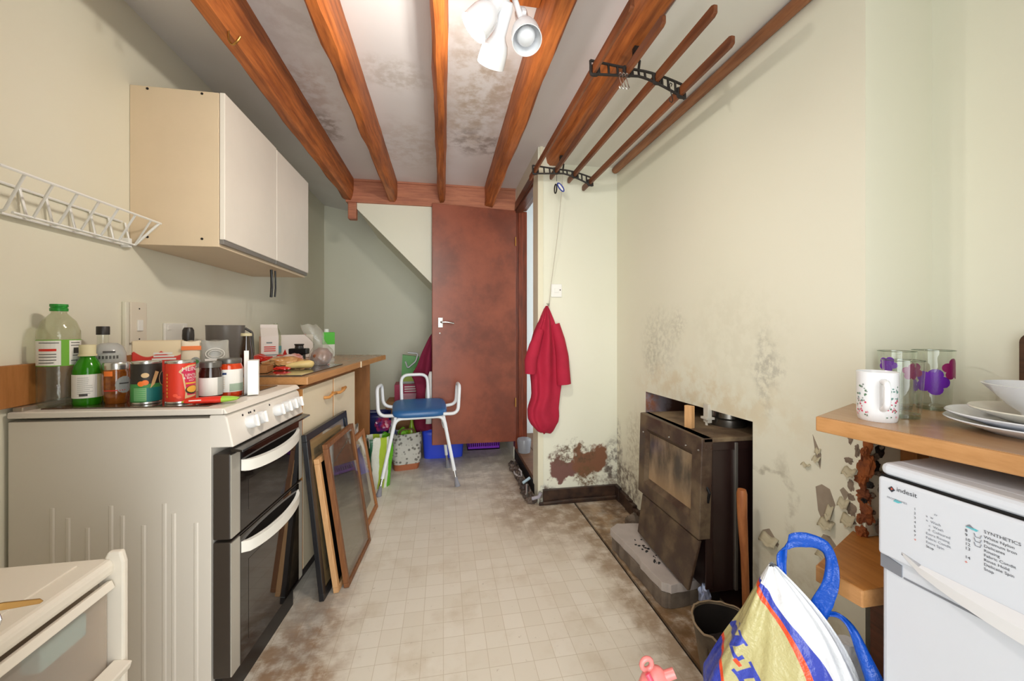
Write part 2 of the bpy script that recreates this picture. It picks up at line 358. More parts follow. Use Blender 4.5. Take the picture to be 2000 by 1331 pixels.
for i in range(9):
    MB().add(*lump((XR+.001, .915+random.uniform(-.012,.015), .585+i*.034), (.004,random.uniform(.006,.016),random.uniform(.006,.022)), i*3.9+70, 3)).build('mortar_lump', M_mort, wr)
# lath along the top of the right wall
mb = MB(); n = 40
def lath(u, v):
    y = .87+v*1.55; a = u*math.pi*2; j = .003*mnoise.noise(Vector((y*9, u*3, 0)))
    return (1.121+.023*math.cos(a)+j, y, 2.177+.022*math.sin(a)+j)
mb.grid(lath, 10, n, wrap=True); mb.add([lath(i/10, 1) for i in range(10)], [tuple(range(10))]); mb.add([lath(i/10, 0) for i in range(10)], [tuple(range(10))])
struct(mb, 'trim_3', wood('lath timber', 'a9714a', '7d4c31'), 'rough brown timber lath along the top of the fireplace wall', 'trim', smooth=50)
# doorway, lintel, passage beyond
struct(MB().box((.6,2.54,2.19),(.7,3.21,2.36)).box((.6,3.32,0),(.7,YB,2.36)), 'wall_doorway', M_back, 'cream wall above the doorway lintel', 'wall')
mb = MB(); mb.prism([(.588,2.545,2.115),(.70,2.545,2.125),(.70,2.545,2.195),(.592,2.545,2.19)], (0,.70,0)).box((.60,2.545,2.105),(.66,3.24,2.125))
struct(mb, 'trim_4', M_lintel, 'dark brown timber lintel over the doorway', 'lintel', bevel=.006)
struct(MB().box((.598,3.235,.11),(.70,3.32,2.12)).box((.625,3.222,.16),(.66,3.236,2.12)), 'trim_5', M_jamb, 'red-brown door jamb on the hinge side of the doorway', 'door jamb', bevel=.003)
M_pass = mat('passage white paint', 'e3e8ec', .6)
struct(MB().box((.7,3.7,0),(2.0,3.8,2.36)).box((.7,2.54,2.3),(2.0,3.7,2.4)), 'wall_passage', M_pass, 'bright white passage wall seen through the doorway gap', 'wall')
M_step = wood('threshold boards', '7d5638', '5a3b26', stretch=(.8, 9, 9), rough=.5)
st = struct(MB().box((.606,2.545,0),(2.0,3.7,.08)), 'floor_passage', M_dark, 'raised passage floor behind the doorway', 'step')
for i in range(5):
    MB().box((.608+i*.13,2.545,.08),(.733+i*.13,3.7,.11+random.uniform(-.003,.003))).build('board', M_step, st, bevel=.003)
# ------------------------------------------------------------------ beams
def beam(name, x0, x1, y0, y1, z0, z1, seed, label, hook=False):
    n = 44; cx, hx = (x0+x1)/2, (x1-x0)/2
    def fn(u, v):
        y = y0+(y1-y0)*v; w_ = .7+.3*(1+mnoise.noise(Vector((seed, y*3.1, 1.))))*.7
        ch = .045*max(0, mnoise.noise(Vector((seed*2., y*2.3, 5.)))+.35); ch2 = .045*max(0, mnoise.noise(Vector((seed*3., y*2.7, 9.)))+.3)
        j = lambda k: .011*mnoise.noise(Vector((seed+k, y*4.5, k)))
        P = [(-hx, z1), (-hx-.002+j(1), z0+.045+ch2), (-hx*w_*.92+j(2), z0+.016+j(3)), (-hx*.5+j(2), z0+j(4)), (hx*.45+j(5), z0+j(6)), (hx*w_*.9+j(7), z0+.014+ch*.5), (hx+j(8), z0+.05+ch), (hx, z1)]
        p = P[min(7, int(u*8+1e-6))]; return (cx+p[0], y, p[1])
    mb = MB(); mb.grid(fn, 8, n, wrap=True)
    for v in (0, 1): mb.add([fn(i/8, v) for i in range(8)], [tuple(range(8))])
    o = mb.build(name, M_beam, smooth=32); return tag(o, label, 'beam', 'ceiling beams')
b1 = beam('ceiling_beam', -.78, -.69, -.5, 3.212, 2.135, ZC+.02, 1, 'leftmost rough ceiling beam with a brass hook, beside the wall cupboard')
beam('ceiling_beam', -.432, -.362, -.5, 3.212, 2.135, ZC+.02, 2, 'second ceiling beam from the left, between two stained plaster bays')
beam('ceiling_beam', -.042, .017, -.5, 3.212, 2.15, ZC+.02, 3, 'slim middle ceiling beam running straight above the brown door handle side')
beam('ceiling_beam', .335, .418, -.5, 3.212, 2.135, ZC+.02, 4, 'rough ceiling beam directly right of the white spotlights')
beam('ceiling_beam', .655, .748, -.5, 2.44, 2.185, ZC+.02, 5, 'wide ceiling beam above the clothes airer')
t = thing('cross_beam', 'pinkish horizontal timber across the far ends of the ceiling beams', 'beam', (0,3.21,0))
MB().box((-.752,0,2.118),(.598,.075,2.285)).build('timber', M_bback, t, bevel=.004)
MB().box((-.752,-.004,2.285),(.598,.08,2.315)).build('top_board', M_bback, t, bevel=.003)
MB().box((-.735,-.002,1.985),(-.672,.06,2.118)).build('post_stub', M_bback, t, bevel=.008)
t = thing('ceiling_hook', 'brass cup hook screwed into the leftmost ceiling beam', 'hook', (-.715,1.46,2.14))
MB().tube(arc([(0,0,.01),(0,0,-.03,.01),(.012,.0,-.05,.012),(.035,-.02,-.05,.012),(.045,-.02,-.03)]), .004, 8).build('hook_wire', M_brass, t, smooth=60)
# ------------------------------------------------------------------ brown door
d = thing('door_1', 'brown painted flush door standing open, with chrome lever handle', 'door', (0,0,0), kind='structure')
M_door = NT('scuffed brown door paint'); q = M_door
n1 = q.noise(2.6, 6, .65); n2 = q.noise(6, 6, .6, stretch=(1, 1, .5))
c = q.mix(q.rng(n1.outputs['Fac'], .35, .68), lin('94503a'), lin('713c2d')); c = q.mix(q.rng(n2.outputs['Fac'], .55, .75, 0, .6), c, lin('5f3830'))
q.set(q.b.inputs['Base Color'], c); q.b.inputs['Roughness'].default_value = .36; q.bump(q.noise(5, 4).outputs['Fac'], .1, .01); M_door = q.m
hx, hy, fx, fy = .600, 3.215, -.087, 3.130
nx, ny = (hy-fy), -(hx-fx); l_ = math.hypot(nx, ny); nx, ny = nx/l_, ny/l_
ux, uy = (hx-fx)/l_, (hy-fy)/l_
MB().prism([(fx,fy,.205),(hx,hy,.178),(hx,hy,2.118),(fx,fy,2.118)], (-nx*.036,-ny*.036,0)).build('leaf', M_door, d, bevel=.003)
def dp(u, z, o=0): return Vector((fx+ux*u+nx*o, fy+uy*u+ny*o, z))
hd = MB(); P = [dp(.045,1.135),dp(.083,1.135),dp(.083,1.215),dp(.045,1.215)]; hd.prism(P, (nx*.006,ny*.006,0)); ho = hd.build('handle_plate', M_chrome, d, bevel=.002)
MB().tube(arc([tuple(dp(.064,1.178,.0)),(*dp(.064,1.178,.045),.012),(*dp(.12,1.178,.05),.02),tuple(dp(.165,1.168,.05))]), .008, 8).build('lever', M_chrome, ho, smooth=60)
MB().lathe([(0,0),(.006,0),(.006,.004),(0,.005)], dp(.06,1.09,.001), 10, M=along((nx,ny,0))).build('keyhole_screw', M_steel, ho)
for z in (.47, 1.82):
    MB().tube([dp(.688,z,.004),dp(.688,z+.075,.004)], .0055, 8).build('hinge', M_brass, d)
# ------------------------------------------------------------------ cooker (local y runs along its front, -x to the wall)
M_enam = mat('cream enamel', 'e4ddd3', .3)
M_side = mat('cooker side enamel', 'e2dbd0', .38)
M_oglass = mat('oven glass', '15110f', .06, coat=.5)
M_owin = mat('oven window', '1f1a16', .03, coat=.6)
M_strip = mat('door side strip', 'bcb8ae', .3, metal=.3)
t = thing('cooker', 'cream freestanding cooker with two dark glass oven doors, crowded with food', 'cooker', (-.631,1.264,0), R(-4.3))
W, D = .472, .56
mb = MB().box((-D,0,.02),(-.035,W,.872))
for i, x in enumerate((-.075,-.135,-.16,-.215,-.27,-.30,-.36,-.41,-.45)):
    mb.prism([(x-.007,0,.02),(x+.007,0,.02),(x+.003,-.0022,.02),(x-.003,-.0022,.02)], (0,0,.55+.03*(i % 3)))
mb.build('body', M_side, t, bevel=.002)
mb = MB().box((-D,-.004,.882),(.0,W+.004,.9)); mb.prism([(0,-.004,.882),(0,-.004,.9),(.012,-.004,.884)], (0,W+.008,0))
mb.build('hob_surround', M_enam, t, bevel=.004, seg=3)
MB().box((-D+.05,.03,.899),(-.06,W-.03,.9035)).build('hob_glass', mat('brown ceramic hob', '4a3a2e', .08, coat=.4), t, bevel=.002)
MB().box((-D+.005,.005,.9),(-D+.03,W-.005,.912)).build('hob_back_rail', mat('dull metal rail', 'b8aa9a', .3, metal=.6), t, bevel=.002)
cp = MB().prism([(-.04,0,.88),(.0,0,.88),(.008,0,.872),(.026,0,.785),(-.04,0,.785)], (0,W,0)).build('control_panel', M_enam, t, bevel=.004, seg=3)
kd = Vector((.979,0,.203)); M_kgrey = mat('grey knob print', '8b8b8e', .5)  # plain knob grey, not assigned to any part
M_knob = mat('white knob', 'e2e2e2', .3)
def knob(y, zz=.836, r=.021):
    c = Vector((.0145,y,zz)); M = along(kd)
    k = MB().lathe([(r*.92,0),(r,.004),(r,.018),(r*.86,.026),(r*.5,.028),(0,.028)], c, 20, M=M).build('knob', M_knob, cp, smooth=40)
    MB().box((-.003,-r*.9,.026),(.003,r*.9,.033), M=Matrix.Translation(c) @ M).build('grip', M_wplast, k, bevel=.001)
for y in (.098, .150, .268, .325, .372, .42): knob(y)
for y in (.075, .108, .118, .14, .235): MB().lathe([(.0035,0),(.0035,.0015),(0,.0015)], (.0095,y,.863), 8, M=along(kd)).build('indicator_light', M_black, cp)
vis = MB().prism([(.02,0,.782),(.052,0,.776),(.052,0,.770),(.02,0,.772)], (0,W,0)).build('visor', M_oglass, t, bevel=.001)
def oven_door(z0, z1, hz):
    dr = MB().box((-.03,0,z0),(.018,W,z1)).build('oven_door', mat('door edge dark', '3a322c', .35), t, bevel=.003)
    for y0, y1 in ((.0,.042),(W-.034,W)): MB().box((.018,y0,z0+.003),(.0215,y1,z1-.003)).build('side_strip', M_strip, dr)
    MB().box((.018,.042,z0+.003),(.0225,W-.034,z1-.003)).build('glass_panel', M_oglass, dr)
    wz1 = hz-.045; MB().box((.0224,.085,z0+.05),(.0232,W-.075,wz1)).build('window_glass', M_owin, dr)
    def hf(u, v):
        y = .046+u*(W-.034-.05); s_ = math.sin(math.pi*min(1, max(0, u))); return y, s_
    mb = MB(); k = 18
    vsx = []
    for i in range(k+1):
        y, s_ = hf(i/k, 0); s_ = s_**.5; o = .0225+.034*s_; zc = hz-.016*s_+.012
        vsx += [(o-.012, y, zc-.019), (o, y, zc-.017), (o, y, zc+.017), (o-.012, y, zc+.019)]
    fs = [(i*4+j, i*4+(j+1) % 4, (i+1)*4+(j+1) % 4, (i+1)*4+j) for i in range(k) for j in range(4)] + [(0,1,2,3), tuple(k*4+j for j in (3,2,1,0))]
    mb.add(vsx, fs).build('handle', M_wplast, dr, smooth=40)
oven_door(.515, .765, .705); oven_door(.11, .507, .455)
MB().box((-.03,.01,.0),(-.01,W-.01,.105)).build('plinth', M_black, t)
for x in (-.48,-.1):
    for y in (.05,.42): MB().lathe([(.02,0),(.02,.021),(0,.021)], (x,y,0), 10).build('foot', M_black, t)
# ------------------------------------------------------------------ base cupboard + worktop
M_edge = mat('orange wood lipping', 'c58a4a', .5)
t = thing('base_cabinet', 'beige two-door base cupboard with wavy wooden handles, beside the cooker', 'cabinet', (-.585,1.752,0), R(-5.4))
MB().box((-.5,.0,.1),(-.02,.70,.885)).build('body', M_panel, t, bevel=.002)
MB().box((-.45,.02,0),(-.06,.68,.1)).build('plinth', mat('dark plinth', '3a3230', .6), t)
for i, (y0, y1) in enumerate(((.02,.352),(.366,.695))):
    dd = MB().box((-.02,y0,.115),(.0,y1,.875)).build('door', M_cream, t, bevel=.002)
    MB().box((-.02,y0-.007,.115),(-.0015,y0,.875)).box((-.02,y1,.115),(-.0015,y1+.006,.875)).build('door_lipping', M_edge, dd)
    yy = .235 if i == 0 else .375
    MB().tube([(.0,yy,.80),(.022,yy+.012,.80),(.026,yy+.05,.812 if i == 0 else .806),(.024,yy+.09,.806 if i == 0 else .815),(.0,yy+.105,.806)], .0075, 8).build('handle', M_edge, dd, smooth=60)
t = thing('worktop', 'oak laminate worktop on the left, strewn with groceries', 'worktop', (0,0,0))
wf = [(-.556,1.742),(-.520,2.1),(-.488,2.459),(-.468,2.66),(-.452,2.82),(-.438,2.94),(-.424,3.03)]
pl = [(x,y,.897) for x, y in wf] + [(-.48,3.06,.897),(-1.199,3.2,.897),(-1.199,1.80,.897)]
MB().prism(pl, (0,0,.0325)).build('board', M_top, t, bevel=.003)
MB().prism([(p[0]-(.004 if i < 7 else 0),p[1],.9292) for i, p in enumerate(pl)], (0,0,.0012)).build('top_laminate', M_topface, t)
MB().box((-.49,2.455,.896),(-.484,2.467,.9312)).build('joint_strip', mat('pale joint strip', 'e0d2b4', .4), t)
MB().box((-1.199,3.0,.0),(-.535,3.02,.897)).build('end_panel', M_panel, t, bevel=.001)
tag(MB().box((-1.2,1.24,.913),(-1.178,1.80,1.03)).build('wood_upstand', M_panel, bevel=.002), 'brown wooden upstand strip on the wall behind the cooker', 'upstand')
# dark glass worktop saver
t = MB().prism([(-1.02,1.80,.9306),(-.586,1.763,.9306),(-.545,2.27,.9306),(-.96,2.3,.9306)], (0,0,.005)).build('glass_worktop_saver', mat('dark tinted glass', '45423c', .04, coat=.6), bevel=.001)
tag(t, 'dark reflective glass worktop saver lying beside the cooker', 'chopping board')
# ------------------------------------------------------------------ wall cupboard
t = thing('wall_cabinet', 'cream two-door wall cupboard hanging above the worktop', 'cabinet', (-1.199,1.745,1.46))
MB().box((0,0,.0),(.31,.985,.62)).build('carcass', mat('beige carcass', 'e4cfb0', .45, vary=.05, scale=3), t, bevel=.0015)
for y0, y1, z1 in ((.0,.495,.622),(.498,.985,.618)):
    dd = MB().box((.312,y0,.03),(.332,y1,z1)).build('door', M_creamD, t, bevel=.003)
    MB().box((.305,y0+.004,.012),(.326,y1-.004,.03)).build('grip_rail', mat('grey grip rail', '8e8a86', .35, metal=.4), dd, bevel=.001)
for y, z in ((0,.03),(0,.61)):
    for x in (.06,.25): MB().lathe([(.005,0),(.005,.0012),(0,.0012)], (x,-.0002,z), 8, M=along((0,-1,0))).build('screw', M_dark, t)
t = thing('hanging_cable', 'two short black cable ends dangling under the wall cupboard', 'cable', (-.95,2.383,1.46))
for dy, dz in ((0,-.155),(.05,-.15)): MB().tube([(0,dy,0),(.0,dy+.006,-.05),(.004,dy-.004,-.1),(.002,dy-.008,dz)], .0075 if dy == 0 else .005, 6).build('cable_end', M_black, t, smooth=60)
# ------------------------------------------------------------------ wire rack on the left wall
t = thing('wire_rack', 'white wire plate rack fixed to the left wall beside the cupboard', 'rack', (0,0,0))
for nm, x, y0, y1, z in (('front_rail',-1.085,1.17,1.733,1.541),('bottom_rail',-1.165,1.29,1.72,1.452),('bottom_rail',-1.192,1.29,1.70,1.45),('back_rail',-1.194,1.20,1.70,1.535)):
    MB().tube([(x,y0,z),(x,y1,z)], .0042, 6).build(nm, M_white, t, smooth=60)
for i in range(7):
    y = 1.235+i*.075
    MB().tube(arc([(-1.194,y+.03,1.535),(-1.18,y+.035,1.45,.01),(-1.165,y+.035,1.452,.01),(-1.088,y,1.541)]), .0038, 6).build('wire', M_white, t, smooth=60)
MB().tube([(-1.165,1.72,1.452),(-1.085,1.725,1.541)], .0045, 6).build('end_wire', M_white, t, smooth=60)
MB().box((-1.199,1.70,1.44),(-1.17,1.715,1.475)).build('bracket', M_white, t, bevel=.002)
# ------------------------------------------------------------------ electrics on the left wall and the nib
t = thing('switch_plate', 'tall white cooker switch plate on the left wall', 'switch', (-1.199,1.775,1.15))
MB().box((0,-.042,-.075),(.012,.042,.085)).build('plate', mat('cream switch plastic', 'e4dac6', .35), t, bevel=.003)
MB().box((.011,-.012,-.028),(.018,.014,.016)).build('rocker', M_wplast, t, bevel=.002)
for z in (-.06,.06): MB().lathe([(.003,0),(.003,.001),(0,.001)], (.0125,0,z), 8, M=along((1,0,0))).build('screw', M_dark, t)
t = thing('cable_trunking', 'narrow painted cable trunking on the left wall beside the switch', 'trunking', (-1.199,1.715,0))
MB().box((0,-.009,.94),(.014,.009,1.235)).build('cover', M_left, t, bevel=.003)
t = thing('wall_socket', 'white double wall socket behind the groceries', 'socket', (-1.199,2.0,1.11))
MB().box((0,-.075,-.045),(.01,.075,.045)).build('plate', M_wplast, t, bevel=.003)
for y in (-.05,.05): MB().box((.009,y-.009,.015),(.014,y+.009,.034)).build('rocker', M_wplast, t, bevel=.001)
t = thing('light_switch', 'square white switch plate on the short wall above the red coat', 'switch', (.721,2.44,1.375))
MB().box((-.036,-.011,-.042),(.036,0,.042)).build('plate', M_white, t, bevel=.003)
MB().box((-.014,-.016,-.014),(.014,-.010,.014)).build('rocker', M_white, t, bevel=.002)
MB().lathe([(.004,0),(.004,.001),(0,.001)], (.024,-.0112,.004), 8, M=along((0,-1,0))).build('screw', M_dark, t)
# ------------------------------------------------------------------ white storage drawers, bottom left
M_dplast = mat('cream drawer plastic', 'ece4d6', .4); M_trl = thin('cloudy drawer plastic', 'f2e8dc', .18, .04, haze=.3)
t = thing('storage_drawers', 'cream plastic storage drawer tower with cloudy drawers beside the cooker', 'drawers', (-.682,.962,0))
MB().box((-.40,-.40,.615),(.0,.0,.65)).build('top', M_dplast, t, bevel=.012, seg=3)
MB().box((-.385,-.35,.649),(-.05,-.03,.653)).build('lid_panel', M_dplast, t, bevel=.003)
MB().prism([(-.03,-.012,.62),(-.012,-.012,.664),(.012,-.012,.664),(.018,-.012,.64),(.018,-.012,.0),(-.03,-.012,.0)], (0,.014,0)).build('side_frame', M_dplast, t, bevel=.004)
MB().box((-.40,-.012,0),(-.03,.0,.62)).box((-.40,-.40,0),(-.02,-.39,.62)).box((-.40,-.39,0),(-.39,-.012,.62)).build('frame', M_dplast, t)
for k in range(3):
    z0 = .42-k*.205; dr = MB().box((-.37,-.385,z0),(-.004,-.017,z0+.175)).build('drawer', M_trl, t, bevel=.01)
    MB().prism([(.0,-.385,z0-.012),(.03,-.385,z0-.004),(.034,-.385,z0+.012),(.0,-.385,z0+.018)], (0,.375,0)).build('drawer_lip', M_dplast, dr, bevel=.003)
    MB().prism([(-.006,-.385,z0+.168),(.006,-.385,z0+.172),(.0,-.385,z0+.188),(-.01,-.385,z0+.186)], (0,.37,0)).build('drawer_rim', M_dplast, dr, bevel=.002)
tag(MB().box((-.725,.812,.53),(-.692,.902,.575)).build('packet', mat('pale blue packet', '8fc4d6', .5), bevel=.004), 'blurred pale blue packet inside the cloudy top drawer', 'packet')
tag(MB().box((-.772,.632,.43),(-.694,.822,.51)).build('packet', mat('pale pink packet', 'd79a86', .5), bevel=.01), 'blurred pink packet inside the cloudy top drawer', 'packet')
# ------------------------------------------------------------------ white door at the left edge of the view, with lever and keys
t = thing('door_2', 'white outer door edge at the far left of the view', 'door', (0,0,0), kind='structure')
MB().prism([(-.524,.556,0),(-.568,.556,0),(-.592,.556,2.1),(-.548,.556,2.1)], (.02,-.87,0)).build('leaf', M_white, t)
hp = MB().box((-.531,.47,.84),(-.523,.505,1.05)).build('handle_plate', M_steel, t, bevel=.002)
MB().tube(arc([(-.53,.46,.948),(-.505,.46,.948,.012),(-.516,.548,.933)]), .0085, 12).build('lever', M_steel, hp, smooth=40)
t = thing('keys', 'brass key in the lock of the white outer door at the left edge', 'key', (-.52,.55,.81))
MB().prism([(0,0,.004),(.008,.008,.001),(.026,.028,-.0105),(.0275,.030,-.0145),(.025,.028,-.0165),(.003,.004,-.006)], (.003,-.002,0)).build('blade', mat('old brass key', '9a7440', .35, metal=.8), t, bevel=.0006)
MB().lathe([(0,-.002),(.012,-.002),(.012,.002),(0,.002)], (-.002,-.004,.004), 16, M=along((.6,-.6,.2))).build('bow', M_brass, t)
MB().tube([(.012*math.cos(a*.5236)-.002,.002,.012*math.sin(a*.5236)-.016) for a in range(12)], .0012, 6, closed=True).build('ring', M_chrome, t)
MB().tube([(-.002,.004,-.10),(.004,.004,-.13),(.002,.004,-.17),(.0,.004,-.2)], .003, 6).build('fob', M_dark, t, smooth=60)
# ------------------------------------------------------------------ groceries
HZ, WZ = .9037, .9318
def facing(cx, cy, turn=0):
    d = Vector((cx, cy, 0)).normalized(); d = Matrix.Rotation(R(turn), 3, 'Z') @ d
    return -d, Vector((d.y, -d.x, 0))
def cmap(r, cx, cy, turn=0, off=.0006):
    """label coordinates -> local point on an upright cylinder that faces the camera"""
    n, rt = facing(cx, cy, turn)
    return lambda x, y: tuple((r+off)*(n*math.cos(x/r) + rt*math.sin(x/r)) + Vector((0, 0, y)))
def pmap(cx, cy, turn=0, dist=0):
    n, rt = facing(cx, cy, turn)
    return lambda x, y: tuple(n*dist + rt*x + Vector((0, 0, y)))
def lab(name, col_, rough=.5): return mat(name, col_, rough)
C_white = lab('label white', 'e9e6df'); C_grey = lab('label grey', 'a9aaa4'); C_dgrey = lab('label dark grey', '4c4a46'); C_red = lab('label red', 'd92f1c'); C_green = lab('label green', '6fae32')
C_cream = lab('cap cream', 'd6cba2'); C_or = lab('label orange', 'f07a2c'); C_navy = lab('label navy', '243a66'); C_teal = lab('label teal', '17736e'); C_tan = lab('label tan', 'd8b98a'); C_pink = lab('label magenta', 'c8234e')
C_lid = mat('jar lid grey', '6c6964', .3, metal=.6); C_silver = mat('tin rim', 'cfcdc8', .25, metal=.9); C_plglass = thin('clear plastic', 'e9ebdd', .06, .05, bump=.3, haze=.07)
C_black = mat('black cap', '2a2521', .4)
def item(name, label, cat, x, y, z, rz=0): return thing(name, label, cat, (x, y, z), rz, 'groceries on the worktop and cooker')
# a: big cordial bottle
x, y = -1.135, 1.385; t = item('cordial_bottle', 'large clear plastic drinks bottle with green cap and white and green label', 'bottle', x, y, HZ)
r = .045; p = [(.0,0),(.042,0),(r,.01),(r,.115),(.0435,.12),(.0435,.195),(r,.2),(.0445,.222),(.036,.25),(.022,.268),(.0165,.275),(.0165,.283)]
MB().shell(p, n=28).build('bottle', C_plglass, t, smooth=60)
MB().lathe([(0,.281),(.019,.281),(.0195,.289),(.0175,.291),(.0175,.293),(.0195,.295),(.019,.302),(0,.302)], n=24).build('cap', mat('green cap', '1f8a2a', .35), t, smooth=40)
f = cmap(.0442, x, y); lb = MB(); strip(lb, -.075, .075, .121, .194, f, 0, 20)
f2 = cmap(.0442, x, y, off=.0011); strip(lb, .004, .02, .121, .194, f2, 1, 4); strip(lb, -.045, -.005, .163, .17, f2, 2, 6)
for k, (a, b, z) in enumerate(((-.045,.0,.186),(-.045,-.005,.153),(-.045,-.005,.145),(-.045,-.005,.136),(-.045,-.01,.128),(.024,.05,.186),(.024,.05,.178),(.028,.05,.148),(.024,.045,.133))): strip(lb, a, b, z, z+.0022, f2, 3, 6)
strip(lb, .03, .045, .155, .172, f2, 3, 4); strip(lb, -.075, .075, .119, .1215, f2, 1, 20); strip(lb, -.075, .075, .194, .1965, f2, 1, 20)
lb.build('bottle_label', [C_white, C_green, C_red, C_dgrey], t)
# b: slim clear bottle with black cap
x, y = -1.118, 1.515; t = item('sauce_bottle', 'slim clear bottle with black cap behind the green bottle', 'bottle', x, y, HZ)
MB().shell([(0,0),(.028,0),(.029,.01),(.029,.12),(.02,.15),(.0145,.17),(.0145,.212)], n=22).build('bottle', M_glass, t, smooth=60)
MB().lathe([(0,.208),(.0165,.208),(.0165,.234),(.0155,.236),(0,.236)], n=20).build('cap', C_black, t, smooth=40)
MB().lathe([(0,.006),(.0255,.006),(.0255,.06),(0,.06)], n=20).build('sauce', mat('brown sauce', '5a2d14', .3), t, smooth=40)
# c: green bottle with cream cap
x, y = -1.062, 1.385; t = item('green_bottle', 'green glass bottle with cream cap and white label at the cooker edge', 'bottle', x, y, HZ)
r = .0325; M_grn = mat('green bottle plastic', '2f8a0e', .12, trans=.25)
MB().lathe([(0,0),(.031,0),(r,.006),(r,.103),(.030,.115),(.0225,.132),(.0165,.142),(.0155,.155),(0,.155)], n=28).build('bottle', M_grn, t, smooth=50)
MB().lathe([(0,.146),(.0205,.146),(.0205,.151),(.018,.152),(.0185,.178),(.017,.18),(0,.18)], n=24).build('cap', C_cream, t, smooth=40)
f = cmap(r, x, y); lb = MB(); strip(lb, -.05, .05, .022, .092, f, 0, 20); f2 = cmap(r, x, y, off=.0011)
for k in range(9): strip(lb, -.022, -.022+random.uniform(.02,.034), .035+k*.0058, .0365+k*.0058, f2, 1, 4)
strip(lb, -.018, -.0, .028, .035, f2, 2, 3); strip(lb, .02, .05, .022, .092, f2, 3, 6); lb.build('bottle_label', [C_white, C_grey, C_dgrey, C_cream], t)
# d: clear domed tub with grey print
x, y = -1.062, 1.462; t = item('plastic_tub', 'clear domed plastic tub with grey printed lid behind the jar', 'tub', x, y, HZ)
MB().lathe([(0,0),(.036,0),(.039,.07),(.041,.125),(.040,.15),(.032,.172),(.02,.181),(0,.183)], n=24).build('tub', mat('milky plastic', 'cfd0cc', .2, trans=.35), t, smooth=50)
f = cmap(.0415, x, y); lb = MB(); strip(lb, -.03, .03, .13, .146, f, 0, 8); f2 = cmap(.041, x, y, off=.0012); strip(lb, -.014, .014, .152, .158, f2, 1, 6)
[strip(lb, -.024+k*.008, -.019+k*.008, .133, .143, f2, 1, 1) for k in range(6)]; lb.build('print', [C_grey, C_dgrey], t)
# e: brown jar, silver lid
x, y = -.992, 1.392; t = item('spread_jar', 'glass jar of brown spread with silver lid and oval label', 'jar', x, y, HZ)
r = .032
MB().lathe([(0,0),(.025,0),(.027,.006),(.031,.03),(r,.045),(r,.095),(.028,.108),(0,.108)], n=26).build('jar', mat('brown jar contents', '6b3416', .06, vary=.4, scale=30, coat=.6, c2='a05a1e'), t, smooth=50)
MB().lathe([(0,.104),(.0295,.104),(.0305,.108),(.0305,.122),(.029,.125),(0,.125)], n=26).build('lid', C_silver, t, smooth=40)
f = cmap(r, x, y); lb = MB(); disc(lb, .019, .058, .022, .026, f, 0); f2 = cmap(r, x, y, off=.0012); strip(lb, .006, .03, .06, .064, f2, 1, 4); strip(lb, -.03, -.008, .085, .1, f, 2, 5); strip(lb, -.03, .02, .04, .043, f, 3, 8); lb.build('jar_label', [C_grey, C_dgrey, C_or, C_red], t)
# f: vegetable soup tin
def tin(name, label, x, y, r, h, m):
    t = item(name, label, 'tin', x, y, HZ)
    MB().lathe([(0,.002),(r-.002,.002),(r,0),(r+.001,.003),(r,.006),(r,h-.006),(r+.001,h-.003),(r,h),(r-.003,h-.002),(r-.004,h-.006),(0,h-.006)], n=32).build('can', C_silver, t, smooth=40)
    lb = MB(); f = cmap(r, x, y, off=.0004); strip(lb, -math.pi*r*.98, math.pi*r*.98, .007, h-.007, f, 0, 40); lb.build('wrapper', m, t, smooth=60); return t
x, y, r, h = -.900, 1.375, .0355, .129
t = tin('soup_tin', 'dark green soup tin with vegetable pictures', x, y, r, h, lab('tin dark', '2b2620'))
f = cmap(r, x, y, off=.0009); lb = MB(); strip(lb, -.055, .055, .008, .062, f, 0, 24); strip(lb, .0, .055, .008, .05, cmap(r, x, y, off=.0012), 1, 12)
f2 = cmap(r, x, y, off=.0017); strip(lb, -.03, .0, .012, .05, cmap(r, x, y, off=.0014), 2, 8)
disc(lb, -.003, .088, .009, .0075, f2, 3); disc(lb, -.012, .063, .008, .008, f2, 4); disc(lb, -.003, .066, .008, .008, f2, 4)
lb.add([f2(.02,.1),f2(.03,.096),f2(.018,.06),f2(.008,.048),f2(.012,.07)], [(0,1,2,3,4)], 5)
for k in range(6): strip(lb, -.03, -.03+.028, .015+k*.006, .0165+k*.006, f2, 6, 4)
disc(lb, .044, .075, .014, .022, f2, 3); disc(lb, .045, .075, .0125, .0205, cmap(r, x, y, off=.0021), 7)
lb.build('print', [lab('tin green', '3f8a45'), C_teal, lab('tin pale green', '7fb07a'), C_tan, C_or, lab('parsnip', 'd9b27a'), lab('tin leaf', '2e9a4c'), lab('tin aubergine', '2a2130')], t)
# g: red soup tin with keystone label
x, y, r, h = -.806, 1.372, .037, .129
t = tin('soup_tin', 'bright red soup tin with cream keystone label', x, y, r, h, lab('tin red', 'd8331a'))
f = cmap(r, x, y, off=.001); f2 = cmap(r, x, y, off=.0016); f3 = cmap(r, x, y, off=.0022); lb = MB()
def poly(mb, pts, fn, mi):
    n = 6; P = []
    for i, a in enumerate(pts):
        b = pts[(i+1) % len(pts)]; P += [(a[0]+(b[0]-a[0])*k/n, a[1]+(b[1]-a[1])*k/n) for k in range(n)]
    cx, cy = sum(p[0] for p in P)/len(P), sum(p[1] for p in P)/len(P); m = 3; ring = []
    for k in range(1, m+1): ring += [fn(cx+(p[0]-cx)*k/m, cy+(p[1]-cy)*k/m) for p in P]
    N = len(P); fs = [(0, 1+i, 1+(i+1) % N) for i in range(N)] + [(1+k*N+i, 1+(k+1)*N+i, 1+(k+1)*N+(i+1) % N, 1+k*N+(i+1) % N) for k in range(m-1) for i in range(N)]
    mb.add([fn(cx, cy)]+ring, fs, mi)
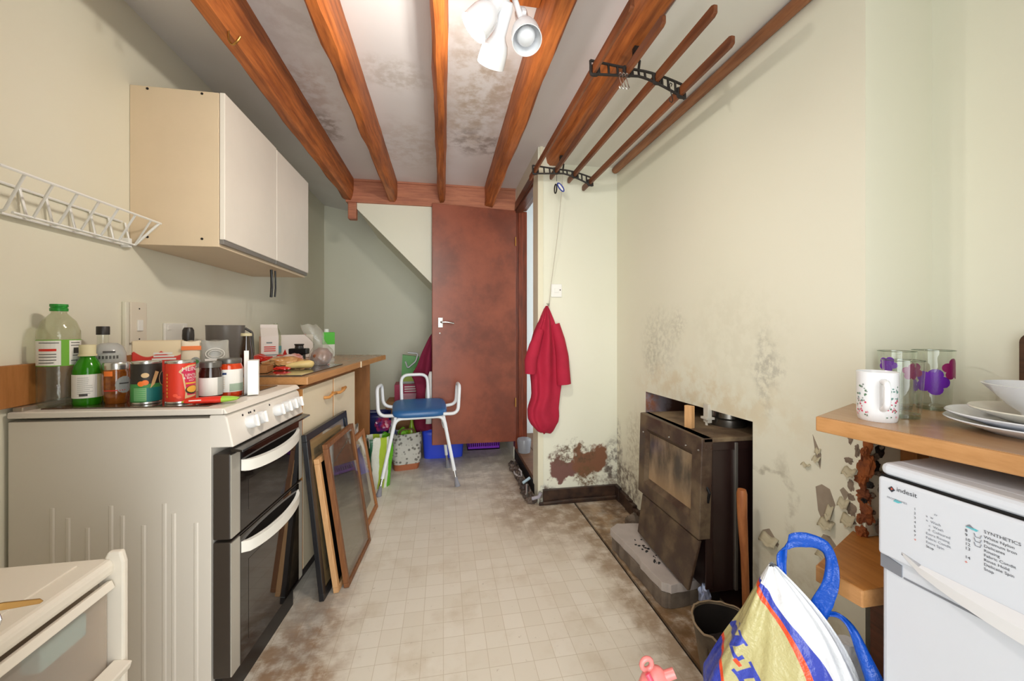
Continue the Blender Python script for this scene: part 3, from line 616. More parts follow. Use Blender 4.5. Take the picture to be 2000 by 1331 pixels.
poly(lb, [(.005,.108),(.02,.116),(.045,.118),(.045,.02),(.01,.014),(.012,.03),(.002,.096),(-.004,.096),(-.003,.1)], f, 0)
poly(lb, [(.009,.106),(.022,.112),(.043,.113),(.043,.024),(.016,.024),(.007,.092),(.001,.094)], f2, 1)
text(lb, 'HEINZ', .0175, lambda a, b: f3(a+.028, b+.104), 2, .006); text(lb, 'LENTIL', .0105, lambda a, b: f3(a+.027, b+.086), 2, .006); text(lb, '& BACON', .0095, lambda a, b: f3(a+.027, b+.077), 2, .006); text(lb, 'SOUP', .006, lambda a, b: f3(a+.027, b+.069), 2, .006)
strip(lb, .012, .044, .058, .063, f3, 3, 5); disc(lb, .03, .04, .0195, .0135, f3, 4); disc(lb, .03, .042, .016, .0105, cmap(r, x, y, off=.0026), 3); disc(lb, -.012, .026, .006, .005, f2, 5); disc(lb, -.004, .02, .006, .004, f2, 5)
for k in range(7): strip(lb, -.036, -.032, .02+k*.011, .026+k*.011, f2, 3, 1)
lb.build('print', [C_tan, C_pink, C_white, lab('soup yellow', 'e0a63c'), lab('bowl dark', '3a2a1e'), lab('tomato', 'f0573a')], t)
# h: dark jar, i: red sauce jar
x, y = -.752, 1.43; t = item('dark_jar', 'dark jar with grey lid and pale label between red tin and red sauce', 'jar', x, y, HZ); r = .0315
MB().lathe([(0,0),(.030,0),(r,.006),(r,.085),(.027,.1),(.0265,.106),(0,.106)], n=26).build('jar', mat('dark preserve', '2a1410', .06, coat=.6), t, smooth=50)
MB().lathe([(0,.102),(.0295,.102),(.030,.118),(.0285,.121),(0,.121)], n=26).build('lid', C_lid, t, smooth=40)
f = cmap(r, x, y); lb = MB(); strip(lb, -.05, .018, .012, .07, f, 0, 14); strip(lb, .018, .045, .012, .07, f, 1, 6); lb.build('jar_label', [C_white, C_grey], t)
x, y = -.727, 1.492; t = item('sauce_jar', 'jar of red sauce with dark lid and white label', 'jar', x, y, HZ); r = .0385
MB().lathe([(0,0),(.037,0),(r,.006),(r,.095),(.034,.108),(.0325,.112),(0,.112)], n=28).build('jar', mat('red sauce', 'c23a12', .06, coat=.6), t, smooth=50)
MB().lathe([(0,.109),(.0345,.109),(.0355,.112),(.0355,.122),(.034,.126),(0,.126)], n=28).build('lid', C_lid, t, smooth=40)
f = cmap(r, x, y); lb = MB(); strip(lb, -.06, .06, .014, .09, f, 0, 24); f2 = cmap(r, x, y, off=.0011); strip(lb, -.0, .05, .016, .042, f2, 1, 10); strip(lb, -.035, -.008, .073, .08, f2, 2, 6)
for k in range(7): strip(lb, -.033, -.012, .028+k*.006, .0292+k*.006, f2, 3, 4)
lb.add([f2(.008,.03),f2(.014,.036),f2(.02,.032),f2(.014,.027)], [(0,1,2,3)], 4); lb.build('jar_label', [C_white, lab('sage', '9fb09c'), C_navy, C_tan, C_dgrey], t)
# j: red and green snack packet lying flat
t = item('snack_packet', 'flat red and green snack packet lying at the cooker corner', 'packet', -.70, 1.335, HZ, R(14))
def pk(u, v):
    a = -.07+.14*u; s_ = math.sin(math.pi*u)**.5; return (a, .022*math.cos(v*2*math.pi)*(.75+.25*s_), .0105+.0105*math.sin(v*2*math.pi)*(.15+.85*s_))
mb = MB(); mb.grid(lambda u, v: pk(v, u), 12, 24, wrap=True); o = mb.build('wrapper', [C_red, lab('lime packet', '9cc746')], t, smooth=60)
for p_ in o.data.polygons:
    if p_.center.x > .025 or p_.center.x < -.062: p_.material_index = 1
lb = MB(); g = lambda a, b: (a, -.0245+.0005*b, .012+b)
strip(lb, -.05, -.02, .0, .003, lambda a, b: (a, -.0226, .013+b)); lb.build('print', C_white, t)
# k: white card standing on edge
t = item('white_card', 'plain white card box standing upright at the cooker corner', 'box', -.655, 1.50, HZ, R(20))
MB().box((-.016,-.03,0),(.016,.03,.118)).build('card', M_white, t, bevel=.001)
MB().box((-.03,.03,0),(-.016,.032,.15)).build('flap', C_white, t)
# l: open red and cream carton
t = item('open_carton', 'open red and cream cardboard carton behind the tins', 'carton', -1.0, 1.606, HZ, R(27))
C_ct = mat('brown card', 'd6ae7a', .7); M_ctred = NT('carton red wave'); q = M_ctred; sx = q.sep()
wv = q.mth('ADD', sx[2], q.mth('MULTIPLY', q.mth('ABSOLUTE', q.mth('SINE', q.mth('MULTIPLY', sx[0], 45.))), .02))
q.set(q.b.inputs['Base Color'], q.mix(q.rng(wv, .148, .152), lin('d63420'), lin('e6d2ac'))); M_ctred = q.m
mb = MB(); mb.box((-.075,-.05,0),(.055,-.048,.185)).box((-.075,.048,0),(.055,.05,.185)).box((-.075,-.05,0),(-.073,.05,.185)).box((.053,-.05,0),(.055,.05,.185)).box((-.075,-.05,0),(.055,.05,.002)); mb.build('carton', M_ctred, t)
lb = MB(); lb.box((-.02,-.0508,.138),(.03,-.0502,.144)).box((-.02,-.0508,.128),(.035,-.0502,.134)).box((-.024,-.0508,.118),(.04,-.0502,.124)); lb.build('print', C_white, t)
# m: dark-capped bottle with navy label
x, y = -.975, 1.705; t = item('sauce_bottle', 'small bottle with black domed cap and navy label behind the carton', 'bottle', x, y, HZ)
MB().lathe([(0,0),(.026,0),(.027,.01),(.027,.14),(.02,.165),(.016,.18),(0,.18)], n=22).build('bottle', mat('navy label', '25406e', .3), t, smooth=50)
MB().lathe([(0,.178),(.018,.178),(.019,.2),(.018,.222),(.013,.232),(0,.233)], n=20).build('cap', C_black, t, smooth=50)
f = cmap(.027, x, y); lb = MB(); strip(lb, -.03, .03, .12, .145, f, 0, 8); lb.build('bottle_label', [C_tan], t)
# n: orange and white sachet, o: clear pouch with embossed seal
def pouch(name, label, x, y, z, w_, h, th, m, prints=()):
    t = item(name, label, 'pouch', x, y, z); n, rt = facing(x, y)
    def fn(u, v):
        a = 2*math.pi*u; k = (1-v)**.45; ww = w_*(.5+.04*math.sin(v*5)); return tuple(rt*(math.cos(a)*ww) + n*(math.sin(a)*(th*.5*k+.0012)) + Vector((0,0,h*v+.003*math.sin(a*3)*v)))
    mb = MB(); mb.grid(fn, 20, 9, wrap=True); mb.add([fn(i/20, 0) for i in range(20)], [tuple(range(20))]); mb.add([fn(i/20, 1) for i in range(20)], [tuple(range(20))])
    mb.build('film', m, t, smooth=60)
    return t, n, rt
t, n, rt = pouch('food_sachet', 'white and orange food sachet with a green picture', -.905, 1.60, HZ, .06, .182, .03, lab('sachet cream', 'e3d3b8'))
g = lambda a, b: tuple(n*.0165+rt*a+Vector((0,0,b)))
lb = MB(); strip(lb, -.028, .028, .15, .165, lambda a, b: tuple(n*.01+rt*a+Vector((0,0,b))), 0, 2); lb.build('orange_band', [C_or], t); lb = MB(); disc(lb, .012, .105, .016, .02, g, 1); disc(lb, .012, .108, .01, .008, lambda a, b: tuple(n*.0175+rt*a+Vector((0,0,b))), 2); lb.build('print', [C_or, lab('sachet grey', '8d8f88'), lab('leaf green', '3f7a34')], t)
t, n, rt = pouch('clear_pouch', 'translucent standing food pouch with embossed oval seal', -.84, 1.625, HZ, .088, .183, .04, mat('translucent pouch', 'd8d6cc', .25, trans=.55))
lb = MB(); g = lambda a, b: tuple(n*.021+rt*a+Vector((0,0,b)))
lb.tube([g(.028*math.cos(k*.2618), .135+.02*math.sin(k*.2618)) for k in range(24)], .0015, 5, closed=True); lb.tube([g(.02*math.cos(k*.2618), .135+.012*math.sin(k*.2618)) for k in range(24)], .001, 5, closed=True); strip(lb, -.03, .03, .1, .117, g, 0, 2)
lb.build('embossed_seal', C_white, t)
# p: dark grey canister
x, y = -1.025, 2.07; t = item('grey_canister', 'wide dark grey metal canister standing by the left wall', 'canister', x, y, WZ)
MB().shell([(0,0),(.07,0),(.073,.005),(.077,.205),(.078,.215),(.074,.215),(.07,.01),(0,.008)], n=36).build('canister', mat('grey metal', '6d6862', .35, metal=.1), t, smooth=50)
n, rt = facing(x, y); hb = [tuple(rt*.076+Vector((0,0,.2))), (*(rt*.105+Vector((0,0,.18))), .01), (*(rt*.11+Vector((0,0,.06))), .02), tuple(rt*.075+Vector((0,0,.04)))]
MB().tube(arc(hb), .006, 8).build('handle', mat('grey handle', '4a4744', .5), t, smooth=60)
# q: brown bottle
x, y = -.845, 1.87; t = item('brown_bottle', 'brown glass bottle with pale cap in front of the grey canister', 'bottle', x, y, WZ+.005)
MB().lathe([(0,0),(.026,0),(.027,.006),(.027,.09),(.018,.15),(.0165,.165),(0,.165)], n=24).build('bottle', mat('brown glass', '2a1608', .05, coat=.7), t, smooth=50)
MB().lathe([(0,.162),(.021,.162),(.021,.172),(.019,.174),(0,.174)], n=22).build('cap', C_cream, t, smooth=40)
# r: milk carton
t = item('milk_carton', 'opened white and pink milk carton with red print', 'carton', -1.05, 2.6, WZ, R(28))
C_mk = lab('milk white', 'efe6df'); mb = MB(); mb.box((-.045,-.045,0),(.045,.045,.15)); mb.prism([(-.045,-.045,.15),(-.045,.045,.15),(-.045,.0,.205)], (.09,0,0)); mb.box((-.045,-.002,.203),(.045,.002,.222)); mb.build('carton', C_mk, t)
lb = MB()
lb.box((-.0462,-.044,.002),(-.0456,.044,.15), 1).box((-.018,-.0462,.108),(.012,-.0456,.116), 2)
for k in range(3): lb.box((-.03,-.0462,.06+k*.012),(.03,-.0456,.066+k*.012), 0)
lb.box((-.044,-.0462,.035),(.044,-.0456,.041), 2); lb.build('print', [C_red, lab('milk pink', 'e3b49c'), lab('milk grey', '7f8a8a')], t)
# s: clear bottle behind
x, y = -1.075, 2.76; t = item('water_bottle', 'clear plastic bottle with blue label behind the milk carton', 'bottle', x, y, WZ)
MB().shell([(0,0),(.03,0),(.032,.01),(.032,.14),(.028,.17),(.014,.205),(.012,.232)], n=22).build('bottle', C_plglass, t, smooth=60)
f = cmap(.0325, x, y); lb = MB(); strip(lb, -.05, .05, .04, .085, f, 0, 14); lb.build('bottle_label', [lab('teal label', '5f9a9a')], t)
# t: white box leaning
t = item('white_box', 'plain white cardboard box lid standing against the left wall', 'box', -.99, 2.86, WZ, R(26))
MB().box((-.105,-.02,0),(.105,.02,.155)).build('box_body', C_mk, t, bevel=.002)
# w: green carton with white cap
t = item('juice_carton', 'green and white carton with white screw cap behind the bread bag', 'carton', -.80, 2.93, WZ, R(20))
MB().box((-.038,-.035,0),(.038,.035,.17)).build('carton', lab('juice white', 'dfe4da'), t, bevel=.002)
MB().box((-.0385,-.0355,.085),(.0385,.0355,.1705)).build('green_band', lab('juice green', '4cbf2a'), t, bevel=.002)
MB().lathe([(.015,0),(.015,.022),(.012,.024),(0,.024)], (-.012,0,.17), 16).build('cap', M_white, t, smooth=40)
# x: black scale / grinder
t = item('black_gadget', 'small black kitchen gadget lying behind the red packets', 'gadget', -.845, 2.5, WZ)
MB().box((-.05,-.03,.045),(.05,.03,.08)).build('body', M_black, t, bevel=.006); MB().lathe([(.024,.08),(.022,.095),(.026,.1),(.026,.106),(0,.106)], n=18).build('top', C_black, t, smooth=40); MB().box((-.03,-.02,0),(.03,.02,.046)).build('base', M_black, t, bevel=.003)
# crumpled packets
def crumple(name, label, c, s, m, seed, cat='packet', flat=False):
    t = item(name, label, cat, *c); bm = bmesh.new(); bmesh.ops.create_icosphere(bm, subdivisions=4, radius=1)
    for v in bm.verts:
        k = 1+.35*mnoise.noise(v.co*1.6+Vector((seed,0,0)))+.22*abs(mnoise.noise(v.co*4+Vector((0,seed,0))))
        v.co = Vector((v.co.x*s[0]*k, v.co.y*s[1]*k, max(-.999, v.co.z)*s[2]*k))
        if v.co.z < -s[2]*.8: v.co.z = -s[2]*.8
        v.co.z += s[2]*.8
    mb = MB(); bm.verts.index_update(); mb.add([tuple(v.co) for v in bm.verts], [tuple(v.index for v in f.verts) for f in bm.faces]); bm.free()
    mb.build('wrapper' if cat == 'packet' else 'body', m, t, smooth=25); return t
C_gloss = mat('red glossy film', 'd0261a', .2, coat=.4); C_tanf = mat('tan glossy film', 'b9773f', .18, vary=.4, scale=20, coat=.5, c2='e0b27a'); C_wred = mat('white and red film', 'e8ded6', .25, vary=.6, scale=14, c2='d5442f')
crumple('crisp_packet', 'crumpled red packet at the foot of the milk carton', (-1.035,2.44,WZ), (.07,.045,.026), C_gloss, 1)
crumple('crisp_packet', 'small red foil packet beside the milk carton', (-.90,2.42,WZ), (.045,.04,.028), C_gloss, 2)
crumple('bread_wrapper', 'white and red bread wrapper with a red upright corner', (-.835,2.36,WZ), (.06,.045,.03), C_wred, 3)
t = item('film_corner', 'pointed red film corner sticking up from the groceries', 'packet', -.93, 2.52, WZ); MB().lathe([(.022,0),(.016,.03),(.008,.055),(0,.075)], n=7).build('wrapper', C_gloss, t)
crumple('bacon_packet', 'flat red and pink meat packet in front of the black gadget', (-.715,2.43,WZ), (.05,.035,.018), C_gloss, 4)
crumple('bread_roll_bag', 'tan crackling bag of bread rolls on the glass saver', (-.80,2.155,WZ+.005), (.08,.05,.028), C_tanf, 5)
crumple('pastry_packet', 'brown film packet in front of the red packets', (-.76,2.30,WZ), (.045,.035,.016), C_tanf, 6)
t = item('butter_roll', 'pale yellow rounded vegetable lying on the glass saver', 'vegetable', -.672, 2.03, WZ+.005, R(15)); MB().tube([(-.07,0,.014),(-.05,0,.016),(-.01,0,.02),(.03,0,.021),(.045,0,.018),(.05,0,.016)], [.005,.014,.017,.02,.016,.006], 14).build('body', mat('pale yellow skin', 'd9bf7e', .4), t, smooth=60)
crumple('tomato_packet', 'small bright red wrapper at the front of the glass saver', (-.745,1.975,WZ+.005), (.035,.016,.009), C_gloss, 8)
t = item('wooden_tray', 'shallow wooden tray with a dark bowl at the left of the glass saver', 'tray', -.825, 1.90, WZ+.005, R(10))
mb = MB().box((-.11,-.06,0),(.06,.06,.006)).box((-.11,-.06,.006),(.06,-.052,.03)).box((-.11,.052,.006),(.06,.06,.03)).box((.052,-.052,.006),(.06,.052,.03)).box((-.11,-.052,.006),(-.102,.052,.03)); mb.build('tray', M_panel, t, bevel=.002)
MB().shell([(0,.006),(.03,.006),(.042,.03),(.04,.03),(.028,.01),(0,.01)], (-.02,0,0), 20).build('bowl', mat('dark bowl', '4a4a44', .3), t, smooth=50)
# v: clear bread bag with brown loaf
x, y = -.648, 2.245; t = item('bread_bag', 'clear plastic bag of brown bread with a twisted crumpled top', 'bread', x, y, WZ+.0048)
crv = MB(); bm = bmesh.new(); bmesh.ops.create_icosphere(bm, subdivisions=4, radius=1)
for v in bm.verts:
    k = 1+.1*mnoise.noise(v.co*2); v.co = Vector((v.co.x*.052*k, v.co.y*.06*k, max(-.8, v.co.z)*.05*k+.041))
bm.verts.index_update(); crv.add([tuple(v.co) for v in bm.verts], [tuple(v.index for v in f.verts) for f in bm.faces]); bm.free()
crv.build('loaf', mat('brown bread', '8a4a28', .7, vary=.35, scale=40, bump=.5), t, smooth=50)
def bagf(u, v):
    a = 2*math.pi*u; z = v*.215; prof = [.06,.064,.063,.058,.048,.036,.03,.036,.046,.05,.045,.035]; k = v*11; i = min(10, int(k)); r = prof[i]*(1-(k-i))+prof[i+1]*(k-i)
    r *= 1+.16*mnoise.noise(Vector((math.cos(a)*2, math.sin(a)*2, v*7))); lean = max(0, v-.45)*.13
    return (r*math.cos(a)*1.0-lean*1.0, r*math.sin(a)*1.05+lean*.2, z+.004*math.sin(a*4)*v)
mb = MB(); mb.grid(bagf, 36, 22, wrap=True)
M_film = thin('clear film', 'f0f0ea', .1, .06, bump=1, haze=.16)
mb.build('bag_film', M_film, t, smooth=60)
# ------------------------------------------------------------------ picture frames leaning on the base cupboard
def frame(name, label, bn, tn, bf, bw, th, m_f, m_in, m_glass=None, mount=None):
    """bn: bottom near corner, tn: top near corner, bf: bottom far corner"""
    t = thing(name, label, 'picture frame', bn, 0, 'frames leaning on the cupboard')
    B, T, Fv = Vector(bn), Vector(tn), Vector(bf); u = (Fv-B); wv = u.length; u.normalize(); v = (T-B); h = v.length; v.normalize()
    n = v.cross(u).normalized()
    if n.x < 0: n = -n
    P = lambda a, b, c: u*a+v*b+n*c
    def slab(a0, a1, b0, b1, c0, c1): return [P(a0,b0,c0),P(a1,b0,c0),P(a1,b1,c0),P(a0,b1,c0)], n*(c1-c0)
    for nm, a0, a1, b0, b1 in (('rail',0,wv,0,bw),('rail',0,wv,h-bw,h),('stile',0,bw,bw,h-bw),('stile',wv-bw,wv,bw,h-bw)):
        MB().prism(*slab(a0,a1,b0,b1,0,th)).build(nm, m_f, t, bevel=.002)
    MB().prism(*slab(bw*.8,wv-bw*.8,bw*.8,h-bw*.8,.002,.006)).build('picture', m_in, t)
    if mount: 
        for a0, a1, b0, b1 in ((bw,wv-bw,bw,bw+.05),(bw,wv-bw,h-bw-.05,h-bw),(bw,bw+.05,bw+.05,h-bw-.05),(wv-bw-.05,wv-bw,bw+.05,h-bw-.05)):
            MB().prism(*slab(a0,a1,b0,b1,.006,.008)).build('mount', mount, t)
    MB().prism(*slab(bw*.8,wv-bw*.8,bw*.8,h-bw*.8,th-.006,th-.004)).build('glass', m_glass or M_pglass, t)
    return t
M_pglass = thin('picture glass', 'f8f8f4', .015, .03)
M_bfr = mat('black frame', '1d1d20', .3); M_lw = wood('pale pine', 'd9ab7a', 'c4925f', stretch=(8,8,.8), bump=.05); M_bw = wood('brown frame', '8a5a32', '6b3f20', stretch=(8,8,.8), bump=.05); M_ow = wood('orange frame', 'b0733f', '915827', stretch=(8,8,.8), bump=.05)
M_pic = mat('faded print', 'b7a890', .6, vary=.5, scale=7, c2='6a5f50'); M_dpic = mat('silvered mirror', '8b8880', .03, metal=.55)
frame('picture_frame', 'largest picture frame, black, leaning against the cupboard behind the others', (-.506,1.722,0), (-.575,1.722,.692), (-.46,2.20,0), .03, .02, M_bfr, M_pic, mount=mat('tan mount', 'b89c76', .7))
frame('picture_frame', 'pale pine frame seen edge-on between the black frame and the mirror', (-.462,1.766,0), (-.542,1.766,.575), (-.43,2.12,0), .022, .022, M_lw, M_dark)
frame('picture_frame', 'brown wooden framed mirror leaning in front of the other frames', (-.426,1.793,0), (-.516,1.793,.628), (-.40,2.17,0), .02, .022, M_bw, M_dpic, m_glass=M_pglass)
frame('picture_frame', 'orange wood frame at the far end of the leaning row', (-.44,2.24,0), (-.525,2.24,.50), (-.425,2.57,0), .028, .02, M_ow, M_pic, mount=mat('pale mount', 'd8cdb8', .7))
# ------------------------------------------------------------------ perching stool
M_tube = mat('white tubing', 'eef2f6', .28); M_seat = mat('blue vinyl seat', '2f68a3', .32, vary=.12, scale=5); M_rub = mat('grey rubber ferrule', '8c8c94', .6)
t = thing('perching_stool', 'white tubular perching stool with blue padded seat and arms', 'stool', (0,0,0))
fl, fr, rl, rr_ = (-.43,2.735,0), (.10,2.81,0), (-.47,3.10,0), (.035,3.20,0)
fr_bar = [(-.345,2.86,.485,.05), (.01,2.895,.485,.05)]
def leg(top, foot):
    a, b = Vector(top), Vector(foot); d = (b-a).normalized(); L_ = (b-a).length
    k = MB().tube([a, a+d*(L_-.11)], .0125, 10).build('leg', M_tube, t, smooth=60)
    MB().tube([a+d*(L_-.12), a+d*(L_-.04)], .009, 10).build('extension', M_chrome, k, smooth=60)
    MB().lathe([(.011,0),(.0125,.02),(.02,.058),(.021,.066),(0,.066)], a+d*(L_-.064), 12, M=along(d)).build('ferrule', M_rub, k, smooth=40)
lp = lambda a, b, k: tuple(Vector(a)*(1-k)+Vector(b)*k)
A, B = (-.335,2.86,.487), (.0,2.895,.487); C_, D_ = (-.36,3.09,.535), (-.02,3.125,.535)
for top, ft in ((A, fl), (B, fr), (C_, rl), (D_, rr_)): leg(top, ft)
MB().tube(arc([lp(A,fl,.2),(*A,.07),(*B,.07),lp(B,fr,.2)]), .0135, 10).build('front_bar', M_tube, t, smooth=60)
MB().tube(arc([lp(C_,rl,.2),(*C_,.05),(*D_,.05),lp(D_,rr_,.2)]), .0125, 10).build('rear_bar', M_tube, t, smooth=60)
for a, b, f1, f2_ in ((A, C_, fl, rl), (B, D_, fr, rr_)):
    MB().tube([a, b], .012, 8).build('side_bar', M_tube, t, smooth=60); MB().tube([lp(a,f1,.42), lp(b,f2_,.28)], .006, 6).build('stretcher', M_chrome, t, smooth=60)
# seat pad
mb = MB(); n = 40; rings = []
cx, cy = -.175, 2.985; ang = R(5)
for k, (sc, dz) in enumerate(((.94,0),(1,.012),(1,.03),(.95,.042),(.8,.046),(0.4,.047),(0,.047))):
    for i in range(n):
        a = 2*math.pi*i/n; ca, sa = math.cos(a), math.sin(a); e = .38
        x = .195*sc*math.copysign(abs(ca)**e, ca); y = .135*sc*math.copysign(abs(sa)**e, sa)
        rings.append((cx+x*math.cos(ang)-y*math.sin(ang), cy+x*math.sin(ang)+y*math.cos(ang), .515+.19*y+dz))
fs = [(r_*n+i, r_*n+(i+1) % n, (r_+1)*n+(i+1) % n, (r_+1)*n+i) for r_ in range(6) for i in range(n)] + [tuple(range(n))[::-1]]
mb.add(rings, fs).build('seat', M_seat, t, smooth=60)
MB().tube(arc([(-.315,3.10,.53),(-.325,3.135,.765,.06),(-.125,3.155,.765,.06),(-.115,3.12,.53)]), .0125, 10).build('backrest_loop', M_tube, t, smooth=60)
for sgn, x0, xo in ((-1,-.335,-.455),(1,.0,.105)):
    MB().tube(arc([(x0,2.885,.505),(xo,2.88,.505,.07),(xo+sgn*.012,2.90,.705,.045),(xo-sgn*.0,3.04,.71,.045),(xo-sgn*.01,3.045,.545,.06),(x0,3.05,.53)]), .0125, 10).build('armrest', M_tube, t, smooth=60)
# ------------------------------------------------------------------ clutter in the far corner
C_blue = mat('blue plastic crate', '3c58f2', .35); C_purp = mat('purple plastic', '9430d8', .4)
t = thing('blue_crate', 'bright blue plastic storage crate on the floor under the door', 'crate', (.0,3.56,0))
def crate(u, v):
    a = 2*math.pi*u; e = .3; s_ = .9+.1*v; ca, sa = math.cos(a), math.sin(a)
    return (.185*s_*math.copysign(abs(ca)**e, ca), .14*s_*math.copysign(abs(sa)**e, sa), v*.25)
mb = MB(); mb.grid(crate, 40, 6, wrap=True); mb.add([crate(i/40, 0) for i in range(40)], [tuple(range(40))]); mb.build('tub', C_blue, t, smooth=50, solid=.004)
MB().tube([Vector(crate(i/40, 1))*1.02+Vector((0,0,0)) for i in range(40)], .008, 6, closed=True).build('rim', C_blue, t, smooth=60)
MB().box((-.05,-.142,.17),(-.02,-.132,.225)).build('clip', mat('pale blue clip', '8fb4e8', .4), t, bevel=.003)
t = thing('purple_basket', 'purple slotted plastic basket on the floor behind the door', 'basket', (.37,3.72,0))
mb = MB().box((-.15,-.11,0),(.15,.11,.01))
for a, b in (((-.15,-.11),(.15,-.105)),((-.15,.105),(.15,.11)),((-.15,-.11),(-.145,.11)),((.145,-.11),(.15,.11))):
    mb.box((a[0],a[1],.0),(b[0],b[1],.03)).box((a[0],a[1],.12),(b[0],b[1],.15))
for i in range(16): mb.box((-.15+i*.0195,-.11,.03),(-.142+i*.0195,-.106,.12)).box((-.15+i*.0195,.106,.03),(-.142+i*.0195,.11,.12))
for i in range(11): mb.box((-.15,-.11+i*.0205,.03),(-.146,-.102+i*.0205,.12)).box((.146,-.11+i*.0205,.03),(.15,-.102+i*.0205,.12))
mb.build('basket', C_purp, t)
def bag(name, label, loc, rz, w_, d_, h, m, seed, cat='bag', taper=.85, wob=.12, sub='body', open_top=True):
    t = thing(name, label, cat, loc, rz)
    def fn(u, v):
        a = 2*math.pi*u; ca, sa = math.cos(a), math.sin(a); e = .45; s_ = taper+(1-taper)*math.sin(min(1, v*1.3)*math.pi*.5)
        k = 1+wob*mnoise.noise(Vector((ca*1.7+seed, sa*1.7, v*3.)))
        return (w_*.5*s_*k*math.copysign(abs(ca)**e, ca), d_*.5*s_*k*math.copysign(abs(sa)**e, sa), h*v*(1+.05*v*mnoise.noise(Vector((ca*2, sa*2, seed)))))
    mb = MB(); mb.grid(fn, 48, 16, wrap=True); mb.add([fn(i/48, 0) for i in range(48)], [tuple(range(48))]); mb.build(sub, m, t, smooth=60, solid=.002)
    return t, fn
q = NT('patterned grey bag'); v_ = q.n('ShaderNodeTexVoronoi', {'Vector': q.co, 'Scale': 38}); z_ = q.sep()[2]
c = q.mix(q.rng(v_.outputs['Distance'], .25, .5), lin('77736c'), lin('c9c6be')); c = q.mix(q.rng(z_, .045, .05), lin('a8623f'), c); q.set(q.b.inputs['Base Color'], c); q.b.inputs['Roughness'].default_value = .5; q.bump(q.noise(9, 4).outputs['Fac'], .6, .02); M_gift = q.m
t, _ = bag('shopping_bag', 'grey patterned shopping bag with brown base, full of bottles, under the stool', (-.30,3.26,0), R(12), .24, .16, .29, M_gift, 3)
MB().tube(arc([(-.06,-.07,.26),(-.05,-.085,.33,.03),(.05,-.085,.33,.03),(.06,-.07,.24)]), .006, 6).build('handle', mat('brown handle', '6b4a2e', .6), t, smooth=60)
def small(name, label, cat, mb, m, **kw): return tag(mb.build(name, m, **kw), label, cat)
small('green_bottle', 'green squeezy bottle with yellow cap in the grey patterned bag', 'bottle', MB().lathe([(0,.12),(.035,.12),(.036,.28),(.02,.33),(.012,.36),(.012,.395),(0,.395)], (-.255,3.27,0), 18), mat('lime bottle', '8fae2a', .3), smooth=50)
small('leaf_packet', 'bright green packet poking out of the grey patterned bag', 'packet', MB().add(*lump((-.318,3.24,.27), (.04,.03,.05), 11, 3)), mat('green pack', '7fbf2f', .4), smooth=30)
small('leaf_packet', 'white and blue packet at the left of the grey patterned bag', 'packet', MB().add(*lump((-.40,3.255,.28), (.03,.03,.06), 12, 3)), mat('white blue pack', 'd0d4e0', .3, vary=.8, scale=20, c2='31408f'), smooth=30)
q = NT('green striped carrier'); s_ = q.sep(); w_ = q.mth('ADD', s_[0], q.mth('MULTIPLY', q.noise(4, 3).outputs['Fac'], .06))
c = q.mix(q.rng(w_, .0, .006), lin('dfe2d6'), lin('a9c23a')); c = q.mix(q.rng(w_, .05, .056), c, lin('dfe2d6')); c = q.mix(q.rng(w_, .068, .074), c, lin('5fae1e')); c = q.mix(q.rng(w_, -.045, -.04), lin('2e6a4a'), c) ; c = q.mix(q.rng(w_, -.062, -.058), lin('e2e4da'), c)
q.set(q.b.inputs['Base Color'], c); q.b.inputs['Roughness'].default_value = .25; q.bump(q.noise(8, 5).outputs['Fac'], .8, .02); M_gbag = q.m
t, _ = bag('carrier_bag', 'green and white striped carrier bag beside the end of the worktop', (-.455,2.91,0), R(30), .17, .13, .36, M_gbag, 8, taper=.75)
small('crisp_multipack', 'red and blue crisp multipack on top of the striped carrier bag', 'packet', MB().add(*lump((-.44,2.98,.42), (.055,.04,.05), 21, 3)), mat('red blue pack', 'b01f22', .25, vary=.9, scale=16, c2='22307f'), smooth=30)
t, _ = bag('carrier_bag', 'dark navy carrier bag standing behind the stool legs', (-.56,3.44,0), R(5), .24, .18, .42, mat('navy bag', '1f2a6b', .3, bump=.5, scale=8), 5)
t, _ = bag('carrier_bag', 'crumpled white paper bag under the worktop overhang', (-.605,2.62,0), R(10), .13, .2, .5, mat('off-white bag', 'c9c2b6', .5, bump=.5, scale=7), 9)
small('black_bin', 'black bin standing under the worktop overhang', 'bin', MB().shell([(0,0),(.1,0),(.12,.66),(.115,.67),(.095,.01),(0,.01)], (-.80,2.86,0), 24), M_black, smooth=50)
t = thing('cardboard_box', 'brown cardboard box behind the stool carrying the pink box', 'box', (-.36,3.68,0)); MB().box((-.14,-.12,0),(.14,.12,.48)).build('body', mat('brown cardboard', 'a67c52', .8), t, bevel=.002)
t = thing('pink_box', 'dark pink printed box on the cardboard box behind the stool', 'box', (-.325,3.66,.48), R(3)); MB().box((-.105,-.1,0),(.1,.1,.15)).build('body', mat('dark pink card', 'a8254e', .5), t, bevel=.002)
lb = MB()
for k in range(3): lb.box((-.02,-.1012,.085+k*.02),(.085,-.1002,.093+k*.02))
lb.box((-.05,-.1012,.0),(.09,-.1002,.07), 1); lb.build('print', [M_white, mat('pale pink', 'd9a0b0', .5)], t)
t = thing('green_gift_bag', 'green and white gift bag standing on the pink box', 'bag', (-.29,3.66,.63), R(5))
MB().box((-.085,-.05,0),(.085,.05,.07)).build('lower_band', mat('olive green', '93a834', .5), t); MB().prism([(-.085,-.05,.07),(.085,-.05,.07),(.07,-.05,.24),(-.075,-.05,.26)], (0,.1,0)).build('body', mat('leaf green', '3f8f2a', .4), t); MB().box((-.085,-.051,-.0),(.085,.051,.02)).build('base_band', mat('grey green', '9aa5a0', .5), t)
